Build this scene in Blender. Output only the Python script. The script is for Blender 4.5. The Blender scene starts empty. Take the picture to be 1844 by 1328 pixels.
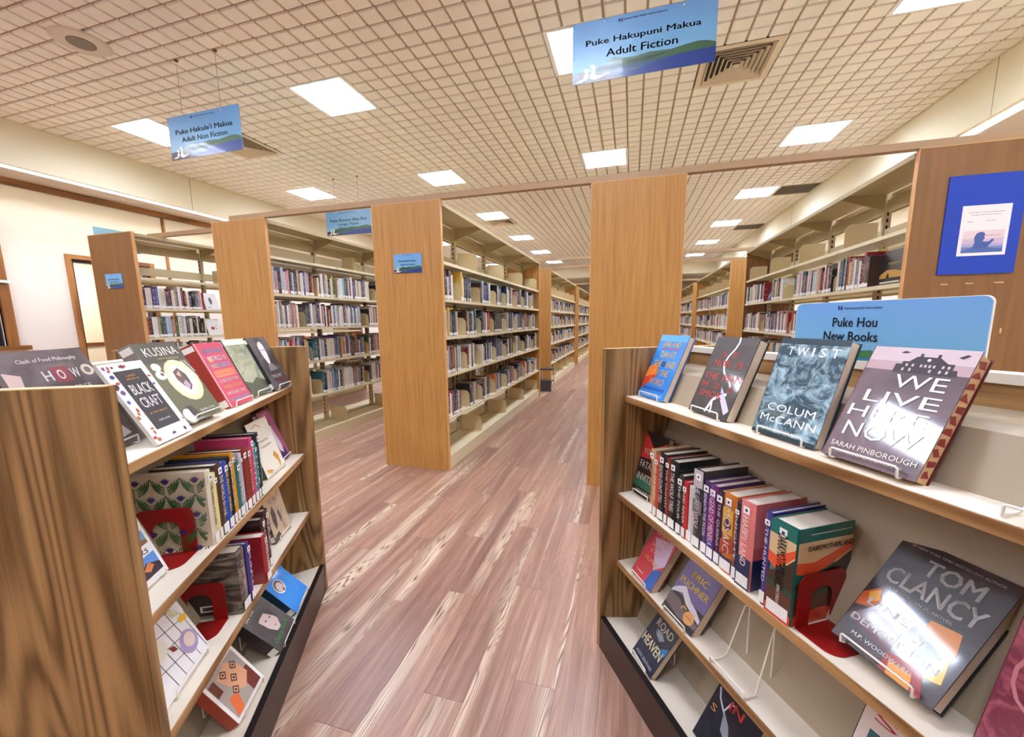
import bpy, bmesh, math, random
from mathutils import Matrix, Vector
random.seed(7)
SC = bpy.context.scene
COL = SC.collection

# ------------------------------------------------------------------ camera
F_PX, YAW, PITCH, ROLL, CAM_H = 722.06, 0.283956, 0.148216, -0.011309, 1.3093
PCX, PCY = 924.97, 685.98   # principal point of the (cropped) photograph
def cam_axes():
    cy, sy = math.cos(YAW), math.sin(YAW)
    fw = Vector((-sy*math.cos(PITCH), cy*math.cos(PITCH), -math.sin(PITCH)))
    ri = Vector((cy, sy, 0)); up = ri.cross(fw)
    cr, sr = math.cos(ROLL), math.sin(ROLL)
    return cr*ri + sr*up, -sr*ri + cr*up, fw
CR, CU, CF = cam_axes()
cd = bpy.data.cameras.new('camera'); cam = bpy.data.objects.new('camera', cd); COL.objects.link(cam)
cd.sensor_width = 36; cd.lens = 36*F_PX/1844; cd.shift_x = -(PCX-922)/1844; cd.shift_y = (PCY-664)/1844; cd.clip_start = .01; cd.clip_end = 200
m = Matrix((CR, CU, -CF)).transposed().to_4x4(); m.translation = (0, 0, CAM_H)
cam.matrix_world = m
SC.camera = cam
def proj(p):
    d = Vector(p) - Vector((0, 0, CAM_H)); z = d.dot(CF)
    if z < .05: return None
    return PCX + F_PX*d.dot(CR)/z, PCY - F_PX*d.dot(CU)/z, z

# ------------------------------------------------------------------ world, exposure
w = bpy.data.worlds.new('world'); SC.world = w; w.use_nodes = True
w.node_tree.nodes['Background'].inputs[0].default_value = (.9, .95, 1, 1)
w.node_tree.nodes['Background'].inputs[1].default_value = 0.6
SC.view_settings.view_transform = 'Standard'; SC.view_settings.look = 'None'
SC.view_settings.gamma = 1; SC.view_settings.use_curve_mapping = False
SC.view_settings.exposure = 2.1
LAMP = 13.0
SC.cycles.use_denoising = True
SC.cycles.max_bounces = 7; SC.cycles.diffuse_bounces = 5; SC.cycles.glossy_bounces = 3
SC.cycles.caustics_reflective = False; SC.cycles.caustics_refractive = False
SC.cycles.sample_clamp_indirect = 6

# ------------------------------------------------------------------ colour and materials
def lin(c): return tuple((v/12.92 if v <= .04045 else ((v+.055)/1.055)**2.4) for v in c)
def hx(s): return tuple(int(s[i:i+2], 16)/255 for i in (0, 2, 4))
def C4(c):
    if isinstance(c, str): c = hx(c)
    return (*lin(c[:3]), 1)
MATS = {}
def base_mat(name):
    m = bpy.data.materials.new(name); m.use_nodes = True
    return m, m.node_tree.nodes, m.node_tree.links, m.node_tree.nodes['Principled BSDF']
def mat(c, rough=.55, coat=0, metal=0, spec=.5):
    k = (c, rough, coat, metal, spec)
    if k in MATS: return MATS[k]
    m, N, L, b = base_mat('m_' + str(len(MATS)))
    b.inputs['Base Color'].default_value = C4(c); b.inputs['Roughness'].default_value = rough
    b.inputs['Metallic'].default_value = metal; b.inputs['Specular IOR Level'].default_value = spec
    if coat: b.inputs['Coat Weight'].default_value = coat; b.inputs['Coat Roughness'].default_value = .06
    MATS[k] = m; return m
def nmath(N, L, op, a, b=None, c=None):
    n = N.new('ShaderNodeMath'); n.operation = op
    for i, v in enumerate((a, b, c)):
        if v is None: continue
        if isinstance(v, (int, float)): n.inputs[i].default_value = v
        else: L.new(v, n.inputs[i])
    return n.outputs[0]
def mapping(N, L, src, scale, loc=None):
    n = N.new('ShaderNodeMapping'); L.new(src, n.inputs[0]); n.inputs['Scale'].default_value = scale
    if loc is not None: L.new(loc, n.inputs['Location'])
    return n.outputs[0]
def noise(N, L, vec, scale=1, detail=3, rough=.5, dist=0):
    n = N.new('ShaderNodeTexNoise'); L.new(vec, n.inputs['Vector']); n.inputs['Scale'].default_value = scale
    n.inputs['Detail'].default_value = detail; n.inputs['Roughness'].default_value = rough; n.inputs['Distortion'].default_value = dist
    return n.outputs[0]
def ramp(N, L, f, stops):
    n = N.new('ShaderNodeValToRGB'); L.new(f, n.inputs[0]); e = n.color_ramp.elements
    while len(e) < len(stops): e.new(.5)
    for x, (p, c) in zip(e, stops): x.position = p; x.color = C4(c)
    return n.outputs[0]
def mix(N, L, f, a, b, mode='MIX'):
    n = N.new('ShaderNodeMix'); n.data_type = 'RGBA'; n.blend_type = mode
    if isinstance(f, (int, float)): n.inputs[0].default_value = f
    else: L.new(f, n.inputs[0])
    for i, v in ((6, a), (7, b)):
        if isinstance(v, (tuple, str)): n.inputs[i].default_value = C4(v)
        else: L.new(v, n.inputs[i])
    return n.outputs[2]
def bump(N, L, b, h, dist=.002, st=.5):
    n = N.new('ShaderNodeBump'); L.new(h, n.inputs['Height']); n.inputs['Distance'].default_value = dist; n.inputs['Strength'].default_value = st
    L.new(n.outputs[0], b.inputs['Normal'])
def coord(N, kind='Object'):
    n = N.new('ShaderNodeTexCoord'); return n.outputs[kind]

def oak(name, light, dark, grain, freq=46, a=3.2, b_=.55, rough=.42, amt=1.0):
    """oak veneer: contours of a stretched noise give cathedral grain; grain = axis it runs along"""
    m, N, L, b = base_mat(name)
    co = coord(N)
    sc = [a, a, a]; sc[grain] = b_
    n1 = noise(N, L, mapping(N, L, co, sc), 1, 1.5, .4, .3)
    s = nmath(N, L, 'SINE', nmath(N, L, 'MULTIPLY', n1, freq))
    s = nmath(N, L, 'MULTIPLY_ADD', s, .5, .5)
    fs = [230, 230, 230]; fs[grain] = 5
    n2 = noise(N, L, mapping(N, L, co, fs), 1, 2, .6)
    fs2 = [38, 38, 38]; fs2[grain] = .9
    n3 = noise(N, L, mapping(N, L, co, fs2), 1, 3, .6)
    f = nmath(N, L, 'MULTIPLY', nmath(N, L, 'POWER', s, 1.6), .55*amt)
    f = nmath(N, L, 'ADD', f, nmath(N, L, 'MULTIPLY', n2, .42))
    f = nmath(N, L, 'ADD', f, nmath(N, L, 'MULTIPLY_ADD', n3, .9, -.45))
    c = ramp(N, L, f, [(.08, light), (.85, dark)])
    L.new(c, b.inputs['Base Color']); b.inputs['Roughness'].default_value = rough
    bump(N, L, b, n2, .0006, .35)
    return m
M = {}
M['oak_v'] = oak('oak_case_upright', 'a98352', '64461f', 2, 105, 6, .6)
M['oak_h'] = oak('oak_case_edge', 'b98f5c', '7a5228', 0, 60, 6, .8)
M['lam'] = oak('laminate_end_panel', 'be8b48', '966730', 2, 60, 12, .7, .45, .4)
M['lam2'] = oak('dark_laminate_end_panel', '8a6035', '734a25', 2, 30, 7, .5, .45, .35)
M['trim'] = oak('wood_trim', 'a9713e', '6d421f', 1, 18, 5, .6)
M['trimv'] = oak('wood_trim_upright', 'a9713e', '7a4a22', 2, 18, 5, .6)
M['plinth'] = mat('3a241d', .38)
M['blackedge'] = mat('150f10', .4)
M['cream'] = mat('e8dcc6', .45)
M['caseback'] = mat('a6957a', .45)
M['steel'] = mat('e2d4ae', .42)
M['steel_d'] = mat('b9a67d', .45)
M['steelup'] = mat('c3b088', .45)
M['slot'] = mat('1a1410', .8)
M['wire'] = mat('efe8da', .35)
M['white'] = mat('f3f1ec', .5)
M['wall'] = None
def plaster(name, c, sc=60, d=.0015):
    m, N, L, b = base_mat(name); co = coord(N)
    n = noise(N, L, mapping(N, L, co, (sc, sc, sc)), 1, 4, .6)
    c2 = tuple(v*.95 for v in hx(c))
    L.new(mix(N, L, n, c, c2), b.inputs['Base Color']); b.inputs['Roughness'].default_value = .8
    bump(N, L, b, n, d, .4); return m
M['wall'] = plaster('painted_wall', 'e6dcd6')
M['soffit'] = plaster('painted_soffit', 'efe6cc')
M['soffit_u'] = plaster('painted_soffit_underside', 'e0d2c8')
M['tile'] = plaster('mineral_fibre_tile', 'fbf7f0', 260, .002)
M['tileback'] = plaster('tile_groove', 'b59f8a', 200, .001)
def plank_material():
    m, N, L, b = base_mat('wood_plank_floor')
    g = N.new('ShaderNodeNewGeometry'); at = N.new('ShaderNodeAttribute'); at.attribute_name = 'rnd'
    r = at.outputs['Fac']
    cb = N.new('ShaderNodeCombineXYZ'); L.new(nmath(N, L, 'MULTIPLY', r, 37), cb.inputs[0]); L.new(nmath(N, L, 'MULTIPLY', r, 91), cb.inputs[1])
    va = N.new('ShaderNodeVectorMath'); va.operation = 'ADD'; L.new(g.outputs['Position'], va.inputs[0]); L.new(cb.outputs[0], va.inputs[1])
    P = va.outputs[0]
    n1 = noise(N, L, mapping(N, L, P, (9, .6, 1)), 1, 2.5, .5, .5)
    s = nmath(N, L, 'SINE', nmath(N, L, 'MULTIPLY', n1, 190))
    s = nmath(N, L, 'POWER', nmath(N, L, 'MULTIPLY_ADD', s, .5, .5), 3)
    n2 = noise(N, L, mapping(N, L, P, (26, 1.1, 1)), 1, 4, .6, .5)
    n3 = noise(N, L, mapping(N, L, P, (160, 3, 1)), 1, 3, .6)
    n4 = noise(N, L, mapping(N, L, P, (9, .42, 1)), 1, 2, .5, .4)
    base = ramp(N, L, n2, [(.27, '6a4739'), (.5, 'a67d66'), (.73, 'd6b093')])
    tone = ramp(N, L, r, [(.0, '94705e'), (.35, 'b08871'), (.7, 'bd957a'), (1., '8a6759')])
    c = mix(N, L, .5, base, tone)
    # pale sapwood streaks edged with dark growth lines
    sap = nmath(N, L, 'SMOOTH_MIN', nmath(N, L, 'MAXIMUM', nmath(N, L, 'MULTIPLY', nmath(N, L, 'SUBTRACT', n4, .56), 8), 0), 1, .1)
    c = mix(N, L, nmath(N, L, 'MULTIPLY', sap, .75), c, 'ecd5b6')
    dk = nmath(N, L, 'MULTIPLY', s, nmath(N, L, 'MULTIPLY_ADD', sap, .7, .24))
    c = mix(N, L, dk, c, '5c3a30')
    c = mix(N, L, nmath(N, L, 'MULTIPLY', n3, .28), c, '6b4639')
    L.new(c, b.inputs['Base Color'])
    L.new(nmath(N, L, 'MULTIPLY_ADD', n2, .2, .27), b.inputs['Roughness'])
    bump(N, L, b, n3, .0006, .3)
    return m
M['plank'] = plank_material()
M['underlay'] = mat('3a2620', .9)
def glow(name, c, s):
    m, N, L, b = base_mat(name)
    b.inputs['Base Color'].default_value = C4(c); b.inputs['Emission Color'].default_value = C4(c); b.inputs['Emission Strength'].default_value = s
    return m
M['lamp'] = glow('troffer_diffuser', 'e0eaff', LAMP)
def book_mat(name, attr):
    """spine cloth / jacket: colour of the book, with soft bands of flat print"""
    m, N, L, b = base_mat(name)
    if attr:
        a = N.new('ShaderNodeAttribute'); a.attribute_name = 'col'; c = a.outputs['Color']
        rn = a.outputs['Alpha']; co = coord(N, 'UV')
    else:
        o = N.new('ShaderNodeObjectInfo'); c = o.outputs['Color']; rn = o.outputs['Random']; co = coord(N, 'UV')
    cb = N.new('ShaderNodeCombineXYZ'); L.new(nmath(N, L, 'MULTIPLY', rn, 57), cb.inputs[1]); L.new(nmath(N, L, 'MULTIPLY', rn, 31), cb.inputs[0])
    n = noise(N, L, mapping(N, L, co, (2.2, 22, 1), cb.outputs[0]), 1, 2, .7)
    f = nmath(N, L, 'GREATER_THAN', n, .56)
    sx = N.new('ShaderNodeSeparateXYZ'); L.new(co, sx.inputs[0])
    u, v = sx.outputs[0], sx.outputs[1]
    inn = nmath(N, L, 'MULTIPLY', nmath(N, L, 'LESS_THAN', nmath(N, L, 'ABSOLUTE', nmath(N, L, 'SUBTRACT', u, .5)), .26), nmath(N, L, 'LESS_THAN', nmath(N, L, 'ABSOLUTE', nmath(N, L, 'SUBTRACT', v, .55)), .32))
    n2 = noise(N, L, mapping(N, L, co, (1.5, 3, 1), cb.outputs[0]), 1, 2, .6)
    c1 = mix(N, L, nmath(N, L, 'MULTIPLY', nmath(N, L, 'GREATER_THAN', n2, .58), .4), c, 'c9b7a0')
    txc = N.new('ShaderNodeValToRGB'); L.new(nmath(N, L, 'FRACT', nmath(N, L, 'MULTIPLY', rn, 9)), txc.inputs[0])
    e = txc.color_ramp.elements; txc.color_ramp.interpolation = 'CONSTANT'
    e[0].color = C4('efe9dd'); e[1].position = .6; e[1].color = C4('2a2226'); q = e.new(.8); q.color = C4('d8b04a')
    c2 = mix(N, L, nmath(N, L, 'MULTIPLY', nmath(N, L, 'MULTIPLY', f, inn), .85), c1, txc.outputs[0])
    L.new(c2, b.inputs['Base Color']); b.inputs['Roughness'].default_value = .35
    return m
M['bk'] = book_mat('book_spine', False); M['bk_s'] = book_mat('book_spine_joined', True)
M['pages'] = mat('c9baa0', .8); M['lab'] = mat('f2f0ea', .5)

# ------------------------------------------------------------------ mesh helpers
class MB:
    def __init__(s): s.v = []; s.f = []; s.mi = []
    def poly(s, pts, mi=0):
        n = len(s.v); s.v += [tuple(p) for p in pts]; s.f.append(tuple(range(n, n+len(pts)))); s.mi.append(mi)
    def box(s, x0, x1, y0, y1, z0, z1, mi=0, T=None):
        n = len(s.v)
        P = [(x, y, z) for z in (z0, z1) for (x, y) in ((x0, y0), (x1, y0), (x1, y1), (x0, y1))]
        if T is not None: P = [tuple(T @ Vector(p)) for p in P]
        s.v += P
        for q in ((3, 2, 1, 0), (4, 5, 6, 7), (0, 1, 5, 4), (1, 2, 6, 5), (2, 3, 7, 6), (3, 0, 4, 7)):
            s.f.append(tuple(n+i for i in q)); s.mi.append(mi)
    def prism(s, prof, axis, a, b, mi=0):
        """prof: CCW list of 2D points; extruded along axis from a to b"""
        def mk(p, t):
            q = [p[0], p[1]]; q.insert(axis, t); return tuple(q)
        n = len(s.v); k = len(prof)
        s.v += [mk(p, a) for p in prof] + [mk(p, b) for p in prof]
        for i in range(k):
            j = (i+1) % k; s.f.append((n+i, n+j, n+k+j, n+k+i)); s.mi.append(mi)
        s.f.append(tuple(n+i for i in reversed(range(k)))); s.mi.append(mi)
        s.f.append(tuple(n+k+i for i in range(k))); s.mi.append(mi)
    def tube(s, pts, r, seg=6, closed=False, mi=0):
        pts = [Vector(p) for p in pts]; k = len(pts); rings = []
        up = None
        for i, p in enumerate(pts):
            a = pts[i-1] if (i > 0 or closed) else p; b = pts[(i+1) % k] if (i < k-1 or closed) else p
            d = (b-a).normalized()
            if up is None:
                up = Vector((0, 0, 1)) if abs(d.z) < .9 else Vector((1, 0, 0))
            x = d.cross(up)
            if x.length < 1e-4: x = d.cross(Vector((.3, 1, .2)))
            x.normalize(); y = x.cross(d).normalized(); up = y
            n = len(s.v)
            s.v += [tuple(p + r*(math.cos(t)*x + math.sin(t)*y)) for t in [2*math.pi*q/seg for q in range(seg)]]
            rings.append(n)
        last = k if closed else k-1
        for i in range(last):
            a, b = rings[i], rings[(i+1) % k]
            for q in range(seg):
                s.f.append((a+q, a+(q+1) % seg, b+(q+1) % seg, b+q)); s.mi.append(mi)
        if not closed:
            s.f.append(tuple(rings[0]+q for q in reversed(range(seg)))); s.mi.append(mi)
            s.f.append(tuple(rings[-1]+q for q in range(seg))); s.mi.append(mi)
    def mesh(s, name, mats, smooth=False, fix=True):
        me = bpy.data.meshes.new(name); me.from_pydata(s.v, [], s.f)
        if not isinstance(mats, (list, tuple)): mats = [mats]
        for q in mats: me.materials.append(q)
        me.polygons.foreach_set('material_index', s.mi)
        if fix:
            bm = bmesh.new(); bm.from_mesh(me); bmesh.ops.recalc_face_normals(bm, faces=bm.faces); bm.to_mesh(me); bm.free()
        if smooth: me.polygons.foreach_set('use_smooth', [True]*len(me.polygons))
        me.update(); return me
    def build(s, name, mats, parent=None, smooth=False, mw=None, fix=True):
        return link(name, s.mesh(name, mats, smooth, fix), parent, mw)
def link(name, data, parent=None, mw=None):
    o = bpy.data.objects.new(name, data); COL.objects.link(o)
    if parent is not None: o.parent = parent
    if mw is not None:
        if parent is None: o.matrix_world = mw
        else: o.matrix_local = mw
    return o
def box(name, b, mt, parent=None, mw=None):
    q = MB(); q.box(*b); return q.build(name, mt, parent, mw=mw, fix=False)
def tag(o, label=None, cat=None, group=None, kind=None):
    if label: o['label'] = label
    if cat: o['category'] = cat
    if group: o['group'] = group
    if kind: o['kind'] = kind
    return o
def thing(name, label, cat, mw=None, group=None):
    o = bpy.data.objects.new(name, None); COL.objects.link(o); o.empty_display_size = .05
    if mw is not None: o.matrix_world = mw
    return tag(o, label, cat, group)
T = Matrix.Translation
def Rz(a): return Matrix.Rotation(a, 4, 'Z')
def Rx(a): return Matrix.Rotation(a, 4, 'X')

TXT = {}
def text_verts(s0):
    if s0 in TXT: return TXT[s0]
    s = s0.lstrip('~')
    cu = bpy.data.curves.new('t', 'FONT'); cu.body = s; cu.align_x = 'LEFT'; cu.resolution_u = 2; cu.fill_mode = 'FRONT'
    o = bpy.data.objects.new('t', cu); COL.objects.link(o)
    dg = bpy.context.evaluated_depsgraph_get(); me = bpy.data.meshes.new_from_object(o.evaluated_get(dg))
    v = [(p.co.x, p.co.y) for p in me.vertices]; f = [tuple(p.vertices) for p in me.polygons]
    bpy.data.objects.remove(o); bpy.data.curves.remove(cu); bpy.data.meshes.remove(me)
    n_ = len(v)
    if s0 == s: v = v + [(a+.036, b) for a, b in v] + [(a+.018, b+.018) for a, b in v]; f = f + [tuple(i+n_ for i in q) for q in f] + [tuple(i+2*n_ for i in q) for q in f]
    x0 = min(p[0] for p in v); x1 = max(p[0] for p in v); y0 = min(p[1] for p in v); y1 = max(p[1] for p in v)
    TXT[s0] = ([((p[0]-x0)/(x1-x0)-.5, (p[1]-y0)/(y1-y0)-.5) for p in v], f, (x1-x0)/(y1-y0)); return TXT[s0]
def put_text(parent, name, s, fmap, u, v, wd, ht, mt, rot=0, off=.0009):
    """text centred at (u,v) in metres on the face fmap, fitted into wd x ht"""
    V, Fc, asp = text_verts(s)
    q = MB(); c, sn = math.cos(rot), math.sin(rot)
    q.v = [tuple(fmap(u + c*a*wd - sn*b*ht, v + sn*a*wd + c*b*ht, off)) for a, b in V]
    q.f = Fc; q.mi = [0]*len(Fc)
    return q.build(name, mt, parent, fix=False)
def put_art(parent, name, fmap, W, H, items, rough=.35, coat=.5):
    """flat print: items = (shape, colour, layer, data) in 0..1 face units, one mesh"""
    q = MB(); mats = []; idx = {}
    for k, it in enumerate(items):
        sh, c, dat = it[0], it[1], it[2]
        if c not in idx: idx[c] = len(mats); mats.append(mat(c, rough, coat))
        if sh == 'r': x0, y0, x1, y1 = dat; P = [(x0, y0), (x1, y0), (x1, y1), (x0, y1)]
        elif sh == 'e': cx, cy, rx, ry = dat; P = [(cx+rx*math.cos(t), cy+ry*math.sin(t)) for t in [2*math.pi*i/18 for i in range(18)]]
        elif sh == 'l':  # thick polyline
            pts, wd = dat
            for (xa, ya), (xb, yb) in zip(pts, pts[1:]):
                d = math.hypot((xb-xa)*W, (yb-ya)*H) or 1e-6; nx, ny = -(yb-ya)*H/d*wd/2/W, (xb-xa)*W/d*wd/2/H
                q.poly([fmap(x*W, y*H, .0003+.00004*k) for x, y in ((xa-nx, ya-ny), (xb-nx, yb-ny), (xb+nx, yb+ny), (xa+nx, ya+ny))], idx[c])
            continue
        else: P = dat
        q.poly([fmap(x*W, y*H, .0003+.00004*k) for x, y in P], idx[c])
    return q.build(name, mats, parent, fix=False)
fF = lambda u, v, o: (u, -o, v)          # face looking out of the shelf

# ------------------------------------------------------------------ room
CE = 3.6077; CL, CRX = -6.786, 3.103; SZ = 3.115
WL, WR = -7.42, 3.80; Y0, Y1, YC = -4.2, 22.5, 17.9
def S(name, b, mt, parent=None):
    o = box(name, b, mt, parent)
    if parent is None: o['kind'] = 'structure'
    return o
# floor with its planks
PW, PL = .15, 1.22
floor = S('floor', (WL-.1, WR+.1, Y0-.1, Y1+.1, -.05, -.0085), M['underlay'])
def plank_geo(q, x, y, x1, y1):
    b = .0012
    n = len(q.v)
    q.v += [(x, y, -.008), (x1, y, -.008), (x1, y1, -.008), (x, y1, -.008), (x, y, -b), (x1, y, -b), (x1, y1, -b), (x, y1, -b), (x+b, y+b, 0), (x1-b, y+b, 0), (x1-b, y1-b, 0), (x+b, y1-b, 0)]
    for f in ((0, 1, 5, 4), (1, 2, 6, 5), (2, 3, 7, 6), (3, 0, 4, 7), (4, 5, 9, 8), (5, 6, 10, 9), (6, 7, 11, 10), (7, 4, 8, 11), (8, 9, 10, 11)):
        q.f.append(tuple(n+i for i in f)); q.mi.append(0)
def set_rnd(me, vals):
    a = me.attributes.new('rnd', 'FLOAT', 'FACE'); a.data.foreach_set('value', vals)
planks = []
rr = random.Random(3)
x = WL; row = 0
while x < WR:
    off = (row*.437) % 1 * PL + rr.uniform(-.08, .08)
    y = Y0 - off
    while y < Y1:
        a, b = max(y, Y0), min(y+PL, Y1); c, d = x, min(x+PW, WR)
        if b-a > .05 and d-c > .02: planks.append((c, a, d, b, rr.random()))
        y += PL
    x += PW; row += 1
def pl_key(p):
    pr = proj(((p[0]+p[2])/2, (p[1]+p[3])/2, 0)); pn = proj(((p[0]+p[2])/2, p[1], 0)) or pr
    if pr is None: return 99
    x_, y_, z = pr
    if x_ < -150 or x_ > 2000 or y_ > 1800: return 60+z
    cx, cy = (p[0]+p[2])/2, (p[1]+p[3])/2
    hid = 40 if (cy > 3.2 and not (-3.3 < cx < -2.1 or -1.55 < cx < -.2)) or (cx < -2.6 and cy < 3) or (cx > .6 and cy < 3) else 0
    return z + hid
planks.sort(key=pl_key)
PM = []
for i in range(24):
    q = MB(); plank_geo(q, 0, 0, PW, PL); me = q.mesh('plank', M['plank'], fix=False); set_rnd(me, [(i+.5)/24]*9); PM.append(me)
nfull = 0; rest = MB(); rv = []
for p in planks:
    full = abs(p[2]-p[0]-PW) < 1e-4 and abs(p[3]-p[1]-PL) < 1e-4
    if full and nfull < 300:
        link('plank', PM[int(p[4]*24)], floor, T((p[0], p[1], 0))); nfull += 1
    else:
        plank_geo(rest, *p[:4]); rv += [p[4]]*9
o = rest.build('plank_field', M['plank'], floor, fix=False); set_rnd(o.data, rv); o['kind'] = 'stuff'

# ceiling: tiles scored into 4 x 4 raised pads
TX, TY, GX, GY = .645, .6215, -.115, 3.54
ceil = S('ceiling', (CL, CRX, Y0, YC, CE+.06, CE+.12), M['tileback'])
def tile_geo(q, x0, y0, x1, y1):
    g = .011
    q.poly([(x0, y0, CE+.014), (x0, y1, CE+.014), (x1, y1, CE+.014), (x1, y0, CE+.014)], 1)
    nx = max(1, round((x1-x0)/TX*4)); ny = max(1, round((y1-y0)/TY*4))
    for i in range(nx):
        for j in range(ny):
            a, b = x0+(x1-x0)*i/nx+g*.8, x0+(x1-x0)*(i+1)/nx-g*.8; c, d = y0+(y1-y0)*j/ny+g, y0+(y1-y0)*(j+1)/ny-g
            e = .003; n = len(q.v)
            q.v += [(a, c, CE+.014), (b, c, CE+.014), (b, d, CE+.014), (a, d, CE+.014), (a+e, c+e, CE), (b-e, c+e, CE), (b-e, d-e, CE), (a+e, d-e, CE)]
            for f in ((1, 0, 4, 5), (2, 1, 5, 6), (3, 2, 6, 7), (0, 3, 7, 4)): q.f.append(tuple(n+k for k in f)); q.mi.append(0)
            q.f.append((n+7, n+6, n+5, n+4)); q.mi.append(0)
q = MB(); tile_geo(q, 0, 0, TX, TY); TILE = q.mesh('ceiling_tile', [M['tile'], M['tileback']], fix=False)
lights = [(i, j) for i in (-1-8, -1-4, -1, 3) for j in (-8, -4, 0, 4, 8, 12, 16, 20)]
vents = {(1, 1): 'v', (-8, 1): 'v', (4, 8): 'g', (4, 13): 'g', (-5, 9): 'v'}
skip = set(lights) | set(vents)
tl = []
i = math.floor((CL-GX)/TX)
for i in range(math.floor((CL-GX)/TX), math.ceil((CRX-GX)/TX)):
    for j in range(math.floor((Y0-GY)/TY), math.ceil((YC-GY)/TY)):
        if (i, j) in skip: continue
        a, b = max(GX+i*TX, CL), min(GX+(i+1)*TX, CRX); c, d = max(GY+j*TY, Y0), min(GY+(j+1)*TY, YC)
        if b-a < .02 or d-c < .02: continue
        pr = proj(((a+b)/2, (c+d)/2, CE)); k = 99
        if pr: k = pr[2] + (50 if not (-80 < pr[0] < 1930 and -60 < pr[1]) else 0)
        tl.append((k, a, c, b, d, b-a > TX-.001 and d-c > TY-.001))
tl.sort(); rest = MB(); n = 0
for k, a, c, b, d, full in tl:
    if full and n < 300: link('ceiling_tile', TILE, ceil, T((a, c, 0))); n += 1
    else: tile_geo(rest, a, c, b, d)
o = rest.build('tile_field', [M['tile'], M['tileback']], ceil, fix=False); o['kind'] = 'stuff'

# soffits, walls
S('trim_1', (CL-.05, CL, Y0, YC, SZ, CE+.06), M['soffit'])
S('trim_2', (CRX, CRX+.05, Y0, YC, SZ, CE+.06), M['soffit'])
S('trim_3', (WL, CL-.17, Y0, Y1, SZ, SZ+.04), M['soffit_u'])
S('trim_4', (CRX+.17, WR, Y0, Y1, SZ, SZ+.04), M['soffit_u'])
S('trim_20', (CL-.20, CL-.05, Y0, Y1, SZ+.16, SZ+.18), M['soffit'])
S('trim_21', (CRX+.05, CRX+.20, Y0, Y1, SZ+.16, SZ+.18), M['soffit'])
S('trim_22', (CL-.19, CL-.17, Y0, Y1, SZ+.04, SZ+.18), M['soffit'])
S('trim_23', (CRX+.17, CRX+.19, Y0, Y1, SZ+.04, SZ+.18), M['soffit'])
S('trim_5', (CL-.05, CRX+.05, YC, YC+.05, SZ, CE+.10), M['soffit'])
S('trim_6', (CL-.05, CRX+.05, YC+.05, Y1, SZ, SZ+.04), M['soffit'])
S('wall_right', (WR, WR+.1, Y0, Y1, 0, 3.3), M['wall'])
S('wall_far', (WL, WR, Y1, Y1+.1, 0, 3.3), M['wall'])
S('wall_rear', (WL, WR, Y0-.1, Y0, 0, CE+.1), M['wall'])
# left wall with a door opening (Y 3.77..4.72) and a window
dY0, dY1, dZ = 3.77, 4.72, 2.22
wl = MB(); wl.box(WL-.1, WL, Y0, 1.72, 0, 3.3); wl.box(WL-.1, WL, 1.72, 3.04, 0, 1.07); wl.box(WL-.1, WL, 1.72, 3.04, 1.80, 3.3)
wl.box(WL-.1, WL, 3.04, dY0, 0, 3.3); wl.box(WL-.1, WL, dY0, dY1, dZ, 3.3); wl.box(WL-.1, WL, dY1, Y1, 0, 3.3)
o = wl.build('wall_left', M['wall']); o['kind'] = 'structure'
S('trim_7', (WL, WL+.03, Y0, Y1, 3.03, SZ), M['trim'])
S('trim_8', (WL, WL+.02, 4.98, 5.02, .1, 3.03), M['trimv'])
S('trim_9', (WL, WL+.022, 3.24, dY0-.06, .93, 1.0), M['trim'])
S('trim_10', (WL, WL+.022, dY1+.06, Y1, .93, 1.0), M['trim'])
S('baseboard_left', (WL, WL+.015, Y0, dY0-.06, 0, .1), M['trim'])
S('baseboard_right', (WR-.015, WR, Y0, Y1, 0, .1), M['trim'])
# soffit panel joints
for k, (xx, yy) in enumerate(((CL, 5.05), (CL, 9.9), (CRX, 5.05), (CRX, 9.9))):
    S('trim_%d' % (11+k), (xx-.001 if xx < 0 else xx-.002, xx+.002 if xx < 0 else xx+.001, yy, yy+.008, SZ, CE), M['caseback'])
d = bpy.data.objects.new('door_1', None); COL.objects.link(d); d['kind'] = 'structure'; d.location = (WL, (dY0+dY1)/2, 0)
IV = T((-WL, -(dY0+dY1)/2, 0))
def dbox(nm, b, mt): return box(nm, b, mt, d, IV)
for a, b in ((dY0-.06, dY0), (dY1, dY1+.06)): dbox('casing', (WL-.02, WL+.025, a, b, 0, dZ+.06), M['trimv'])
dbox('casing', (WL-.02, WL+.025, dY0, dY1, dZ, dZ+.06), M['trim'])
for a, b in ((dY0, dY0+.035), (dY1-.035, dY1)): dbox('jamb', (WL-.12, WL-.02, a, b, 0, dZ), M['plinth'])
dbox('jamb', (WL-.12, WL-.02, dY0+.035, dY1-.035, dZ-.04, dZ), M['plinth'])
dbox('door_leaf', (WL-1.0, WL-.12, dY1-.07, dY1-.035, .01, dZ-.04), mat('efe6da', .5))
# corridor behind the door
S('trim_15', (WL-2.2, WL-2.1, 2.9, 8, 0, 3.3), mat('eee2cf', .8))
S('trim_16', (WL-2.1, WL-2.08, 2.9, 8, .93, 1.0), M['trim'])
S('trim_17', (WL-2.2, WL-.1, 2.9, 8, 2.6, 2.65), M['soffit'])
S('trim_18', (WL-2.2, WL-.1, 2.9, 8, -.05, 0), M['plinth'])
S('trim_19', (WL-2.2, WL-.1, 8, 8.1, 0, 3.3), M['wall'])
t = thing('ceiling_light', 'added unseen light panel brightening the corridor behind the left door', 'ceiling light', T((WL-1.2, 4.6, 2.6)))  # unseen glowing panel, added only to brighten the dark corridor
box('housing', (-.31, .31, -.61, .61, -.02, 0), M['white'], t); box('diffuser', (-.29, .29, -.59, .59, -.026, -.02), glow('added_corridor_glow', 'fff2e0', 6), t)
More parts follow.
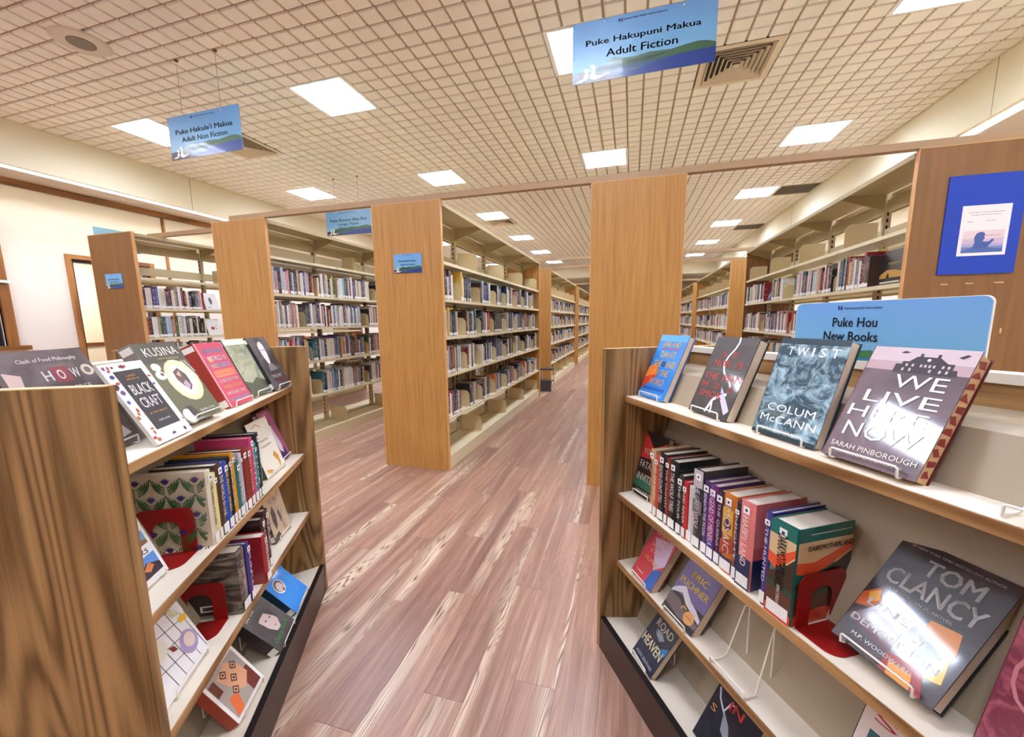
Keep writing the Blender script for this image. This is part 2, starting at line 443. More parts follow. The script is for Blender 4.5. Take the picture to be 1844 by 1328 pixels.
# window: wood casing, dark pane, sill, wooden panel over it
wn = bpy.data.objects.new('window_1', None); COL.objects.link(wn); wn['kind'] = 'structure'; wn.location = (WL, 2.38, 1.07)
IW = T((-WL, -2.38, -1.07))
def wbox(nm, b, mt): return box(nm, b, mt, wn, IW)
wbox('window_frame', (WL-.03, WL+.04, 3.04, 3.13, 1.07, 1.83), M['trimv'])
wbox('window_frame', (WL-.03, WL+.04, 1.63, 1.72, 1.07, 1.83), M['trimv'])
wbox('window_frame', (WL-.03, WL+.04, 1.72, 3.04, 1.77, 1.83), M['trim'])
wbox('window_sill', (WL-.03, WL+.07, 1.58, 3.22, 1.02, 1.07), M['trim'])
wbox('mullion', (WL-.05, WL-.01, 2.34, 2.40, 1.07, 1.77), M['trimv'])
wbox('pane', (WL-.07, WL-.055, 1.72, 3.04, 1.07, 1.80), mat('23232e', .08, 0, 0, .8))
wbox('valance_panel', (WL, WL+.05, 1.63, 3.12, 1.87, 2.62), M['trimv'])
wbox('valance_rail', (WL, WL+.06, 1.63, 3.14, 1.84, 1.87), M['white'])

# linear cove lamps just outside the soffits
def cove(x, sgn, lab):
    t = thing('cove_light', lab, 'strip light', T((x, 6.5, SZ+.12)), 'linear cove lights beside the ceiling soffits')
    box('housing', (-.03, .03, -10.4, 11.3, .008, .02), M['white'], t)
    box('tube', (-.012, .012, -10.35, 11.25, -.012, .008), M['cove'], t)
M['cove'] = glow('cove_tube', 'f4fff4', 22.0)
cove(CL-.11, 1, 'long thin strip light along the left soffit edge')
cove(CRX+.11, -1, 'long thin strip light along the right soffit edge')
# ceiling lights
def troffer(i, j, n):
    x0, y0 = GX+i*TX, GY+j*TY
    cx, cy = x0+TX/2, y0+TY/2
    t = thing('ceiling_light', n, 'ceiling light', T((cx, cy, CE)), 'recessed square ceiling lights')
    a, b = TX/2, TY/2; r = .3
    q = MB()
    for bb in ((-a, a, -b, -r+.01), (-a, a, r-.01, b), (-a, -r, -r+.01, r-.01), (r, a, -r+.01, r-.01)): q.box(*bb, -.002, .02)
    for bb in ((-r-.01, r+.01, -r, -r+.012), (-r-.01, r+.01, r-.012, r), (-r, -r+.012, -r, r), (r-.012, r, -r, r)): q.box(*bb, .0, .05)
    q.build('frame', M['white'], t)
    q = MB(); q.poly([(-r, -r, .045), (-r, r, .045), (r, r, .045), (r, -r, .045)]); q.build('diffuser', M['lamp'], t, fix=False)
    for k in (-.1, .1):
        box('louver_blade', (k-.004, k+.004, -r+.012, r-.012, .012, .038), M['white'], t)
    for k in (-.15, 0, .15):
        box('louver_blade', (-r+.012, r-.012, k-.004, k+.004, .012, .038), M['white'], t)
RN = {-8: 'behind the camera, rear', -4: 'behind the camera', 0: 'nearest row', 4: 'second row', 8: 'third row', 12: 'fourth row', 16: 'fifth row', 20: 'sixth row'}
CN = {-9: 'leftmost file', -5: 'second file from left', -1: 'third file from left', 3: 'rightmost file'}
for i, j in lights: troffer(i, j, 'square recessed ceiling light, %s, %s' % (RN[j], CN[i]))
# air diffusers
def diffuser(i, j, lab):
    cx, cy = GX+(i+.5)*TX, GY+(j+.5)*TY
    t = thing('air_diffuser', lab, 'air vent', T((cx, cy, CE)), 'square ceiling air diffusers')
    def ring(nm, ro, ri, zo, zi, mt):
        q = MB(); A = [(-ro, -ro), (ro, -ro), (ro, ro), (-ro, ro)]; B = [(-ri, -ri), (ri, -ri), (ri, ri), (-ri, ri)]
        for k in range(4):
            l = (k+1) % 4
            q.poly([(*A[k], zo), (*A[l], zo), (*B[l], zi), (*B[k], zi)]); q.poly([(*B[k], zi+.004), (*B[l], zi+.004), (*A[l], zo+.004), (*A[k], zo+.004)])
            q.poly([(*A[k], zo), (*A[k], zo+.004), (*A[l], zo+.004), (*A[l], zo)])
        q.build(nm, mt, t, fix=False)
    ring('frame', .318, .265, -.004, -.004, M['steel_l'])
    r = .26
    for k in range(6): ring('louver', r, r-.021, -.012, .016, M['steel_l']); r -= .041
    box('centre_plate', (-.02, .02, -.02, .02, -.012, -.006), M['steel_l'], t)
    box('duct', (-.31, .31, -.31, .31, .026, .03), mat('4a4038', .8), t)
M['steel_l'] = mat('e2d2bb', .5)
diffuser(1, 1, 'square louvered air vent beside the hanging fiction sign')
diffuser(-8, 1, 'square louvered air vent behind the hanging non fiction sign')
diffuser(-5, 9, 'square louvered air vent far back between the left lights')
def grille(i, j, lab):
    cx, cy = GX+i*TX, GY+j*TY
    t = thing('return_grille', lab, 'air vent', T((cx, cy, CE)), 'dark return grilles')
    box('backing', (0, TX, 0, TY, .03, .035), M['slot'], t)
    for k in range(8): box('slat', (.02, TX-.02, .03+k*.075, .04+k*.075, .0, .025), mat('8d8478', .6), t)
    q = MB()
    for bb in ((0, TX, 0, .02), (0, TX, TY-.02, TY), (0, .02, .02, TY-.02), (TX-.02, TX, .02, TY-.02)): q.box(*bb, -.002, .02)
    q.build('frame', M['steel_l'], t)
grille(4, 8, 'dark return air grille right of a far ceiling light')
grille(4, 13, 'small dark return grille further back on the right')
# round speaker
t = thing('ceiling_speaker', 'round white ceiling speaker with grey grille above the left aisle', 'speaker', T((-4.39, 2.53, CE)))
def disc(nm, r, z0, z1, mt, par, seg=40, r2=None):
    q = MB(); a = [(r*math.cos(2*math.pi*k/seg), r*math.sin(2*math.pi*k/seg)) for k in range(seg)]
    r2 = r2 or r; b = [(r2*math.cos(2*math.pi*k/seg), r2*math.sin(2*math.pi*k/seg)) for k in range(seg)]
    for k in range(seg):
        l = (k+1) % seg; q.poly([(*a[k], z0), (*a[l], z0), (*b[l], z1), (*b[k], z1)])
    q.poly([(*p, z0) for p in reversed(a)]); q.poly([(*p, z1) for p in b])
    return q.build(nm, mt, par)
disc('rim', .19, -.001, -.012, mat('d9cfc4', .5), t, r2=.175)
disc('grille', .09, -.0125, -.016, mat('8f8578', .7), t)

# ------------------------------------------------------------------ tall shelving ranges
H = 2.286; D = 3.0993; BAY = .914
EP = .03
COLS = {'A': -5.411, 'B': -3.621, 'C': -1.8255, 'D': .0134, 'E': 1.925, }
HW = {'A': .340, 'B': .324, 'C': .3203, 'D': .3202, 'E': .3263}
LV = {'A': [1.82, 1.49, 1.17, .86, .50], 'B': [1.95, 1.60, 1.27, .90, .52], 'C': [1.81, 1.50, 1.18, .85, .46], 'D': [1.81, 1.50, 1.18, .85, .46], 'E': [1.85, 1.52, 1.14, .80, .46]}
SD = .27
def mesh_of(fn, name, mt):
    q = MB(); fn(q); return q.mesh(name, mt)
def f_shelf(q):  # local: x 0..BAY along, y 0 front .. SD, top at z 0
    q.box(.004, BAY-.004, 0, SD, -.004, 0); q.box(.004, BAY-.004, 0, .012, -.026, -.004); q.box(.004, BAY-.004, SD-.003, SD, 0, .02)
def f_base(q):
    q.box(.002, BAY-.002, 0, SD+.02, .105, .115); q.box(.002, BAY-.002, 0, .012, 0, .105)
def f_canopy(q):
    q.box(.002, BAY-.002, -.02, SD+.03, -.008, 0); q.box(.002, BAY-.002, -.02, -.008, -.03, -.008)
def f_bracket(q):  # gusset under the canopy, in the y-z plane
    q.prism([(0, -.032), (SD+.02, -.13), (SD+.02, -.009), (0, -.009)], 0, -.008, .008)
def f_upright(q): q.box(-.015, .015, -.025, .025, 0, H-.012)
def f_rail(q): q.box(.015, BAY-.015, -.012, .012, -.045, .045)
ME = {k: mesh_of(f, k, mt) for k, f, mt in (('shelf', f_shelf, M['steel']), ('base', f_base, M['steel']), ('canopy', f_canopy, M['steel_d']), ('bracket', f_bracket, M['steel_d']), ('upright', f_upright, M['steelup']), ('rail', f_rail, M['steelup']))}
def f_slots(q):
    for k in range(40): q.box(-.017, -.0145, -.006, .006, .2+k*.05, .226+k*.05); 
ME['bracket'].materials[0] = M['steel_d']
ME['slots'] = mesh_of(f_slots, 'slot_strip', M['slot'])
def face_frame(key, side, y0, hw=None):
    """side +1: face looks to +X; -1: face looks to -X. local x = right as seen, y = inward, origin at the left end as seen"""
    X = COLS[key]; h = (hw or HW[key])-.015
    if side > 0: return T((X+h, y0, 0)) @ Rz(math.pi/2)
    return T((X-h, y0+4*BAY, 0)) @ Rz(-math.pi/2)
RANGES = []
def bookcase(key, y0, lab, lam, detail=True, rows=None):
    X, hw = COLS[key], HW[key]
    root = thing('library_bookcase', lab, 'bookcase', T((X, y0, 0)), 'tall double-sided library bookcases')
    L = 4*BAY; I = T((-X, -y0, 0))
    for a, b in ((0, EP), (EP+L, EP+L+EP)):
        q = MB(); q.box(-hw+.004, hw-.004, a, b, 0, H-.004); o = q.build('end_panel', lam, root, fix=False)
        e = MB(); e.box(-hw, -hw+.004, a-.001, b+.001, 0, H); e.box(hw-.004, hw, a-.001, b+.001, 0, H); e.box(-hw+.004, hw-.004, a-.001, b+.001, H-.004, H)
        e.build('edge_band', mat('d9a467', .45), o, fix=False)
    for side in (1, -1):
        fr = I @ face_frame(key, side, y0+EP)
        for k in range(4):
            for z in LV[key]: link('shelf', ME['shelf'], root, fr @ T((k*BAY, 0, z)))
            link('base_shelf', ME['base'], root, fr @ T((k*BAY, 0, 0)))
            link('canopy', ME['canopy'], root, fr @ T((k*BAY, 0, H-.014)))
        for k in range(5): link('bracket', ME['bracket'], root, fr @ T((min(max(k*BAY, .01), L-.01), 0, H-.014)))
    for k in range(5):
        yy = EP + min(max(k*BAY, .02), L-.02)
        o = link('upright', ME['upright'], root, T((0, yy, 0)) @ Rz(math.pi/2))
        if detail:
            for sx in (1, -1): link('slot_strip', ME['slots'], o, T((0, 0, 0)) if sx > 0 else Rz(math.pi))
    for k in range(4):
        for z in (2.17, LV[key][0]+.10): link('cross_rail', ME['rail'], root, T((0, EP+k*BAY, z)) @ Rz(math.pi/2) )
    RANGES.append((key, y0)); return root
Y2, Y3, Y4 = 7.78, 12.1, 16.4
NM = {'A': 'far left', 'B': 'left', 'C': 'centre', 'D': 'right of centre', 'E': 'right'}
bookcase('A', D, 'leftmost tall bookcase with brown end panel by the door', M['lam2'])
bookcase('B', D, 'tall oak bookcase without signs, between the two with small blue plaques', M['lam'])
bookcase('C', D, 'tall bookcase with small blue sign on its oak end panel, facing the aisle', M['lam'])
bookcase('D', D, 'tall oak end panel bookcase right of the aisle, behind the low display case', M['lam'])
bookcase('E', D, 'tall bookcase at right with a blue poster board on its end panel', M['lam2'])
ORD = {Y2: 'second', Y3: 'third', Y4: 'fourth'}
for yy, ks in ((Y2, 'BCE'), (Y3, 'CE'), (Y4, 'CE')):
    for k in ks: bookcase(k, yy, '%s bookcase back in the %s file of shelving' % (ORD[yy], NM[k]), M['lam'], False)
# brace bars linking the range tops
BC = mat('a98a66', .5)
def brace(x0, x1, y, lab):
    q = MB(); q.box(x0, x1, y, y+.05, H+.0, H+.038); q.box(x0, x1, y+.01, y+.04, H+.038, H+.046)
    tag(q.build('brace_bar', BC), lab, 'brace bar', 'steel bars bracing the bookcase tops')
brace(COLS['B']-.1, COLS['E']+HW['E'], D+.002, 'long tan brace bar across the front bookcase tops')
brace(COLS['A']+.1, COLS['B']-.12, D+.3, 'tan brace bar from the leftmost bookcase to its neighbour')
brace(COLS['C']-.2, COLS['E']+.2, D+2*EP+4*BAY-.05, 'tan brace bar across the back ends of the front bookcases')
brace(COLS['C']-.2, COLS['E']+.2, Y2+.002, 'tan brace bar across the front of the second bookcases')
brace(COLS['C']-.2, COLS['E']+.2, Y2+2*EP+4*BAY-.05, 'tan brace bar across the back of the second bookcases')

# ------------------------------------------------------------------ books on the ranges
def unit_book():
    q = MB()  # x 0..1, y 0..1 (spine at y=0), z 0..1
    V = lambda *p: p
    q.poly([(0, 0, 0), (1, 0, 0), (1, 0, .03), (0, 0, .03)], 0)
    q.poly([(0, 0, .03), (1, 0, .03), (1, 0, .15), (0, 0, .15)], 2)
    q.poly([(0, 0, .15), (1, 0, .15), (1, 0, 1), (0, 0, 1)], 0)
    q.poly([(1, 0, 0), (1, 1, 0), (1, 1, 1), (1, 0, 1)], 0)
    q.poly([(0, 1, 0), (0, 0, 0), (0, 0, 1), (0, 1, 1)], 0)
    q.poly([(0, 0, 0), (0, 1, 0), (1, 1, 0), (1, 0, 0)], 0)
    q.poly([(0, 0, 1), (1, 0, 1), (1, .04, 1), (0, .04, 1)], 0)
    q.poly([(.1, .04, .98), (.9, .04, .98), (.9, 1, .98), (.1, 1, .98)], 1)
    q.poly([(0, .04, 1), (.1, .04, 1), (.1, 1, 1), (0, 1, 1)], 0); q.poly([(.9, .04, 1), (1, .04, 1), (1, 1, 1), (.9, 1, 1)], 0)
    q.poly([(1, 1, 0), (0, 1, 0), (0, 1, 1), (1, 1, 1)], 1)
    return q
UB = unit_book()
def uv_of(me):
    uv = me.uv_layers.new(name='UVMap')
    for p in me.polygons:
        for li in p.loop_indices:
            c = me.vertices[me.loops[li].vertex_index].co
            if abs(p.normal.y) > .5: uv.data[li].uv = (c.x, c.z)
            else: uv.data[li].uv = (c.y*.4+3, c.z+5)
UBM = UB.mesh('book', [M['bk'], M['pages'], M['lab']], fix=False); uv_of(UBM)
UBM2 = UB.mesh('book', [M['bk'], M['pages'], M['bk']], fix=False); uv_of(UBM2)
PAL = [('black', '221f24'), ('black', '2c2a2e'), ('navy', '27304f'), ('dark brown', '4a3630'), ('maroon', '6b2530'), ('red', 'a8323a'), ('cream', 'ddd2c0'), ('white', 'e8e4de'), ('white', 'dcd9d6'),
       ('grey', '8a8886'), ('blue', '2f5f9e'), ('pale blue', '9db4cc'), ('green', '3f6248'), ('tan', 'b09474'), ('purple', '53407a'), ('orange', 'c9703a'), ('teal', '2e6a74'), ('yellow', 'd6b24c'), ('pink', 'c98f96'), ('slate', '4d5866')]
WGT = {'dark': [10, 9, 7, 5, 2, 1.2, 5, 5, 4, 6, 2, 3, .8, 3, 1, .7, .8, .8, 1, 6], 'mix': [4, 3, 3, 3, 3, 3, 8, 9, 7, 5, 3, 4, 2, 5, 2, 2, 2, 1, 3, 3], 'fic': [5, 4, 3, 4, 3, 4, 7, 7, 6, 4, 2, 3, 2, 5, 1, 1, 2, 1, 3, 2]}
BOOKS = []   # (matrix, scale, colour name, hex, face key, row, order, has label, y0 range)
ENDS = []
rb = random.Random(21)
GAPS = [(('right bookcase', 1), 3.24, 3.60), (('right bookcase', 1), .83, 1.13), (('leftmost bookcase', 1), .67, .90), (('leftmost bookcase', 2), .67, .90)]
def run(fr, x0, x1, z, tag_, pal='mix', hm=.225, tmean=.026, limit=.31, lean_last=True):
    x = x0; out = []
    hbase = hm
    while True:
        t = max(.012, rb.gauss(tmean, .008)); h = min(limit-.012, max(.16, rb.gauss(hbase, .016))); dpt = min(.2, h*.68)
        if x + t > x1: break
        hit = [g for g in GAPS if g[0] == tag_ and x + t > g[1] and x < g[2]]
        if hit: x = hit[0][2]; continue
        c = rb.choices(PAL, WGT[pal])[0]
        y = .012 + rb.uniform(0, .006)
        BOOKS.append([fr @ T((x, y, z)), (t, dpt, h), c, tag_, rb.random() < .85]); out.append(x); x += t + rb.uniform(.0006, .002)
    return x
def bookend(fr, x, z, h=.15, dpt=.16, tag_='', y=.03):
    ENDS.append((fr @ T((x, y, z)), h, dpt, tag_))
def fill(key, side, y0, rows, dens, pal, name, hm, tm, bays=(0, 1, 2, 3), top=True):
    fr = face_frame(key, side, y0+EP)
    for r in rows:
        z = LV[key][r]; gap = (LV[key][r-1]-z) if r > 0 else H-z
        for b in bays:
            x0, x1 = b*BAY+.012, (b+1)*BAY-.012
            tg = (name, r)
            if dens == 'sparse':
                k = x0 if b or side > 0 else x0
                n1 = k + rb.uniform(.24, .38)
                s1 = 1 if side > 0 else 0
                if b and s1: bookend(fr, k, z, .165, .2, tag_=tg, y=.02); k += .006
                e = run(fr, k, n1, z, tg, pal, hm, tm, gap-.03)
                s = e + rb.uniform(.16, .22)
                if s1: bookend(fr, s, z, .165, .2, tag_=tg, y=.02); s += .006
                e2 = run(fr, s, min(x1-.10, s+rb.uniform(.18, .30)), z, tg, pal, hm, tm, gap-.03)
            else:
                if side > 0 and dens == 'full':
                    sp = x0 + rb.uniform(.3, .6); e = run(fr, x0, sp, z, tg, pal, hm, tm, gap-.03); s = e + rb.choice((.05, .1, .16))
                    bookend(fr, s, z, .16, .18, tag_=tg, y=.02); run(fr, s+.006, x1, z, tg, pal, hm, tm, gap-.03); continue
                e = run(fr, x0, x1-rb.choice((.02, .06, .16, .3)) if dens == 'full' else x1, z, tg, pal, hm, tm, gap-.03)
                if x1-e > .04: bookend(fr, e+.003, z, tag_=tg)
    if top:
        for b in bays:
            for xx in ((b+1)*BAY-.03,): bookend(fr, xx if side > 0 else b*BAY+.03, LV[key][0], .20, .22, (name, 0))
            bookend(fr, (b+1)*BAY-.02 if side > 0 else b*BAY+.02, .115, .17, .235, (name, 6))
rows = (1, 2, 3, 4)
fill('C', 1, D, rows, 'sparse', 'dark', 'centre bookcase', .225, .032)
fill('B', 1, D, (0+1, 2, 3, 4), 'full', 'mix', 'left bookcase', .235, .021, (0, 1, 2), top=False)
frB = face_frame('B', 1, D+EP)
bookend(frB, 1.30, LV['B'][0], .17, .2, ('left bookcase', 0)); bookend(frB, .95, .115, .17, .235, ('left bookcase', 6)); bookend(frB, 1.85, .115, .17, .235, ('left bookcase', 6))
fill('A', 1, D, (1, 2, 3), 'tight', 'mix', 'leftmost bookcase', .225, .026, (0,), top=False)
fill('E', -1, D, (1, 2, 3), 'full', 'fic', 'right bookcase', .225, .027)
bookend(face_frame('A', 1, D+EP), .98, LV['A'][0], .18, .2, ('leftmost bookcase', 0))
for yy in (Y2, Y3, Y4):
    n_ = ORD[yy]
    fill('C', 1, yy, rows, 'sparse', 'dark', '%s centre bookcase' % n_, .225, .032)
    fill('E', -1, yy, (1, 2, 3), 'full', 'fic', '%s right bookcase' % n_, .225, .027)
fill('C', -1, D, rows, 'full', 'mix', 'back of centre bookcase', .225, .027, top=False)
fill('B', -1, D, rows, 'full', 'mix', 'back of left bookcase', .225, .027, top=False)
fill('D', 1, D, (1, 2, 3, 4), 'full', 'fic', 'hidden side', .225, .027, top=False)
def b_area(bk):
    mw, s, c, tg, lb = bk
    if tg[0].startswith('back') or tg[0] == 'hidden side': return 0
    a = proj(mw @ Vector((0, 0, 0))); b = proj(mw @ Vector((s[0], 0, 0))); t_ = proj(mw @ Vector((0, 0, s[2])))
    if not (a and b and t_): return 0
    if not (-10 < a[0] < 1854): return 0
    if tg[0] == 'left bookcase' and a[0] > 668: return 0
    if tg[0] == 'leftmost bookcase' and a[0] > 392: return 0
    if a[1] > 640 and a[0] < 560: return 0
    if tg[0] == 'right bookcase' and a[1] > 640: return 0
    if tg[0] == 'right bookcase' and a[0] > 1436 and a[1] > 550: return 0
    return abs(b[0]-a[0])*abs(t_[1]-a[1])
for b in BOOKS: b.append(b_area(b))
order = sorted(range(len(BOOKS)), key=lambda i: -BOOKS[i][5]); keep = set(order[:255])
ORDN = {0: 'top', 1: 'second', 2: 'third', 3: 'fourth', 4: 'fifth', 6: 'bottom'}
def nth(n): return '%d%s' % (n, 'th' if 10 < n % 100 < 14 else {1: 'st', 2: 'nd', 3: 'rd'}.get(n % 10, 'th'))
cnt = {}
st = MB(); st_col = []
for i, (mw, s, c, tg, lb, ar) in enumerate(BOOKS):
    cnt[tg] = cnt.get(tg, 0)+1
    if i in keep:
        o = bpy.data.objects.new('book', UBM if lb else UBM2); COL.objects.link(o)
        o.matrix_world = mw @ Matrix.Diagonal((*s, 1)); o.color = C4(c[1])
        ad = 'slim ' if s[0] < .018 else 'thick ' if s[0] > .036 else 'tall ' if s[2] > .24 else 'short ' if s[2] < .2 else ''
        tag(o, '%s%s spine, %s from left on %s shelf of %s' % (ad, c[0], nth(cnt[tg]), ORDN[tg[1]], tg[0]), 'book', 'books in rows on the tall bookcases')
    else:
        n = len(st.v); mm = mw @ Matrix.Diagonal((*s, 1))
        st.v += [tuple(mm @ Vector(v)) for v in UB.v]
        rn = rb.random()
        for f, mi in zip(UB.f, UB.mi): st.f.append(tuple(n+k for k in f)); st.mi.append(mi); st_col.append((*C4(c[1])[:3], rn))
me = st.mesh('distant_books', [M['bk_s'], M['pages'], M['lab']], fix=False)
at = me.attributes.new('col', 'FLOAT_COLOR', 'FACE'); at.data.foreach_set('color', [x for c in st_col for x in c])
uv = me.uv_layers.new(name='UVMap'); buf = []
for f, p in enumerate(UB.f): pass
nf = len(UB.f); uvu = []
for k, f in enumerate(UB.f):
    P = [Vector(UB.v[i]) for i in f]; nrm = (P[1]-P[0]).cross(P[2]-P[0]).normalized()
    for c in P: uvu += [c.x, c.z] if abs(nrm.y) > .5 else [c.y*.4+3, c.z+5]
uv.data.foreach_set('uv', uvu*(len(st.f)//nf))
o = link('distant_books', me); tag(o, 'rows of small distant books filling the far and hidden shelves', 'books', None, 'stuff')

# steel bookends: plate with rounded top front corner and a foot
def bookend_mesh(h, dp):
    r = min(.05, h*.4); pr = [(0, 0), (dp, 0), (dp, h)]
    pr += [(r - r*math.sin(t), h - r + r*math.cos(t)) for t in [math.pi/2*k/6 for k in range(7)]]
    q = MB(); q.prism(pr, 0, 0, .0025); q.box(-.06, 0, .01, dp-.01, .0, .0015)
    return q.mesh('bookend', mat('d3bf92', .4))
BE = {}
bc = {}
for mw, h, dp, tg in ENDS:
    if (h, dp) not in BE: BE[(h, dp)] = bookend_mesh(h, dp)
    o = link('bookend', BE[(h, dp)], None, mw); bc[tg] = bc.get(tg, 0)+1
    tag(o, 'beige steel bookend, %s from left on %s shelf of %s' % (nth(bc[tg]), ORDN[tg[1]], tg[0]), 'bookend', 'beige steel bookends')
    hole = MB(); a = [( h*0+.03+.008*math.cos(t), h-.04+.008*math.sin(t)) for t in [2*math.pi*k/8 for k in range(8)]]
# the base shelf of the first ranges is finished in white
# ------------------------------------------------------------------ low display cases
CT = .026
def case(fr, L, hs, name, lab):
    """local x to the right as seen from the aisle, y inward; hs: shelf heights"""
    root = thing(name, lab, 'display case', fr, 'low oak display cases by the aisle')
    W = .74; HT = 1.205
    for a in (0, L-CT):
        o = box('end_panel', (a, a+CT, 0, W, 0, HT), M['oak_v'], root)
        box('edge_band', (a+.001, a+CT-.001, -.0015, 0, .0, HT), M['oak_v'], o)
        box('edge_band', (a+.001, a+CT-.001, 0, W, HT, HT+.0015), mat('dcb888', .4), o)
    yb = lambda z: .166
    SL = .42
    x0, x1 = CT, L-CT
    for s in (0, 1):
        def Yf(y): return y if s == 0 else W-y
        def prof(P, nm, mt, par=root):
            q = MB(); q.prism([(Yf(a), b) for a, b in P], 0, x0, x1); return q.build(nm, mt, par)
        tiers = sorted([z for z, i_ in hs]); zs = [.10] + tiers; tops = [t_-.023 for t_ in tiers] + [1.125]
        for za, zb_ in zip(zs, tops):
            yt = .166+(zb_-za)*SL
            prof([(.166, za), (.172, za), (yt+.006, zb_), (yt, zb_)], 'back_panel', M['caseback'])
        yt = .166+(1.125-zs[-1])*SL
        prof([(yt, 1.125), (.352, 1.14), (.352, 1.134), (yt, 1.119)], 'ledge', M['caseback'])
        for z, ins in hs:
            y1 = .172
            prof([(ins+.004, z-.022), (y1, z-.022), (y1, z), (ins+.004, z)], 'shelf', M['cream'])
            o = prof([(ins, z-.022), (ins+.004, z-.022), (ins+.004, z-.0008), (ins, z-.0008)], 'shelf_edge', M['oak_h'])
        prof([(.022, .112), (.170, .078), (.170, .098), (.022, .132)], 'bottom_shelf', M['cream'])
        prof([(0, 0), (.02, 0), (.02, .135), (0, .135)], 'plinth', M['plinth'])
        prof([(.0, .135), (.02, .135), (.02, .138), (.0, .138)], 'plinth_cap', M['blackedge'])
        prof([(.352, 1.132), (.36, 1.132), (.36, 1.186), (.352, 1.186)], 'top_rail', M['oak_h'])
    box('top_cap', (x0, x1, .345, .395, 1.186, 1.205), M['cream'], root)
    return root
FR = T((-.09526, 1.49979, 0)) @ Rz(-1.024547)
FL = T((-.86929, .46807, 0)) @ Rz(2.06208); FLC = FL @ T((-.018, 0, 0))
# both matrices put local +y into the shelf
LL = 1.173+.018
caseR = case(FR, 1.22, [(1.0285, .0813), (.6527, .0597), (.3695, .0674)], 'display_case', 'low oak display case of new books right of the aisle')
caseL = case(FLC, LL, [(1.0267, .0694), (.7059, .0438), (.4182, .0457)], 'display_case', 'low oak display case left of the aisle, close to camera')
for z in (.965, .935):
    box('shelf_slot', (.07, .10, .166+(z-.6527)*.42-.004, .166+(z-.6527)*.42, z, z+.004), M['slot'], caseR)

# wire stand
def stand(fr, x, y, z, wd, hh, lab, tilt=0, mt=None):
    mw = fr @ T((x, y, z)) @ Rx(-tilt)
    q = MB(); a, b = 0, wd
    P = [(a, -.014, .018), (a, -.014, .004), (a, .02, .0035), (a+.008, .035, .02), (a+.014, .078, hh-.004), (a+.017, .084, hh), (a+.02, .088, hh-.004), (a+.02, .09, .006), (a+.023, .09, .0035),
         (b-.023, .09, .0035), (b-.02, .09, .006), (b-.02, .088, hh-.004), (b-.017, .084, hh), (b-.014, .078, hh-.004), (b-.008, .035, .02), (b, .02, .0035), (b, -.014, .004), (b, -.014, .018), (b-.004, -.015, .021), (a+.004, -.015, .021)]
    q.tube(P, .0021, 6, True)
    return tag(q.build('book_stand', mt or M['wire'], None, True, mw), lab, 'book stand', 'white wire book stands')

def stand_for(fr, x, y, z, yaw, tilt, t, w_, lab, a=None, hh=None, ymax=.2):
    tn = math.tan(math.radians(tilt)); cs = math.cos(math.radians(tilt))
    yb0 = t/cs + .004
    hh = hh or (.13 if tilt < 30 else .09)
    mw = fr @ T((x, y, z)) @ Rz(math.radians(yaw)) @ T((w_*.14, 0, 0))
    b = w_*.72; r_ = .0022; P = []
    def side(a_, s_):
        return [(a_, -.0075, .020), (a_, -.0075, .005), (a_+s_*.001, 0, .0026), (a_+s_*.004, yb0+.002, .0026), (a_+s_*.006, yb0+.004+.012*tn, .012), (a_+s_*.010, yb0+hh*tn, hh-.006), (a_+s_*.012, yb0+.004+hh*tn, hh), (a_+s_*.014, yb0+.008+hh*tn, hh-.008), (a_+s_*.016, yb0+.010+hh*tn, .008), (a_+s_*.02, yb0+.010+hh*tn, .0026)]
    L_ = side(0, 1); R_ = side(b, -1)
    P = L_ + R_[::-1] + [(b-.003, -.0085, .023), (.003, -.0085, .023)]
    q = MB(); q.tube(P, r_, 6, True)
    return tag(q.build('book_stand', M['wire'], None, True, mw), lab, 'book stand', 'white wire book stands')
# ------------------------------------------------------------------ display books (cover outward)
PLACE = {
 'bright blue novel with yellow': (.030, .130, .0, 24, 0), 'charcoal novel with red': (.300, .138, .0, 22.5, -3.8), 'teal and white marbled': (.546, .128, .0, 18, -1.5), 'large mauve novel with a dark house': (.738, .106, .006, 28, -1.5),
 'large dark thriller': (.797, .104, .018, 40, -4.4), 'maroon book with curling': (1.0, .125, .0, 14, -8), 'red and black mystery': (.030, .118, .0, 15, 3), 'pink-red novel': (.101, .083, .0, 32, -2.7), 'navy thriller': (.202, .036, .002, 35, -5),
 'glossy dark grey book with white': (.078, .145, .0, 23, 3), 'olive cookbook': (.392, .098, .012, 27.5, -3.8), 'hot pink book': (.666, .113, .0, 23.5, -3.4), 'pale green book': (.840, .110, .004, 23, -5), 'black and white portrait': (.985, .082, .006, 24, -5),
 'pink book with a dressed': (1.01, .10, .0, 19, 0), 'cream book with orange swirls': (.831, .088, .0, 16, -3.9), 'tan picture book': (.864, .094, .0, 12, -4), 'sky blue book with an oval': (.809, .026, .0, 40, .8), 'grey portrait book': (.609, .020, .0, 42, .8), 'white-bordered cookbook': (.351, .050, -.004, 34, -2.6),
}
SOFTCASE = ('leftmost bookcase', 'right bookcase')
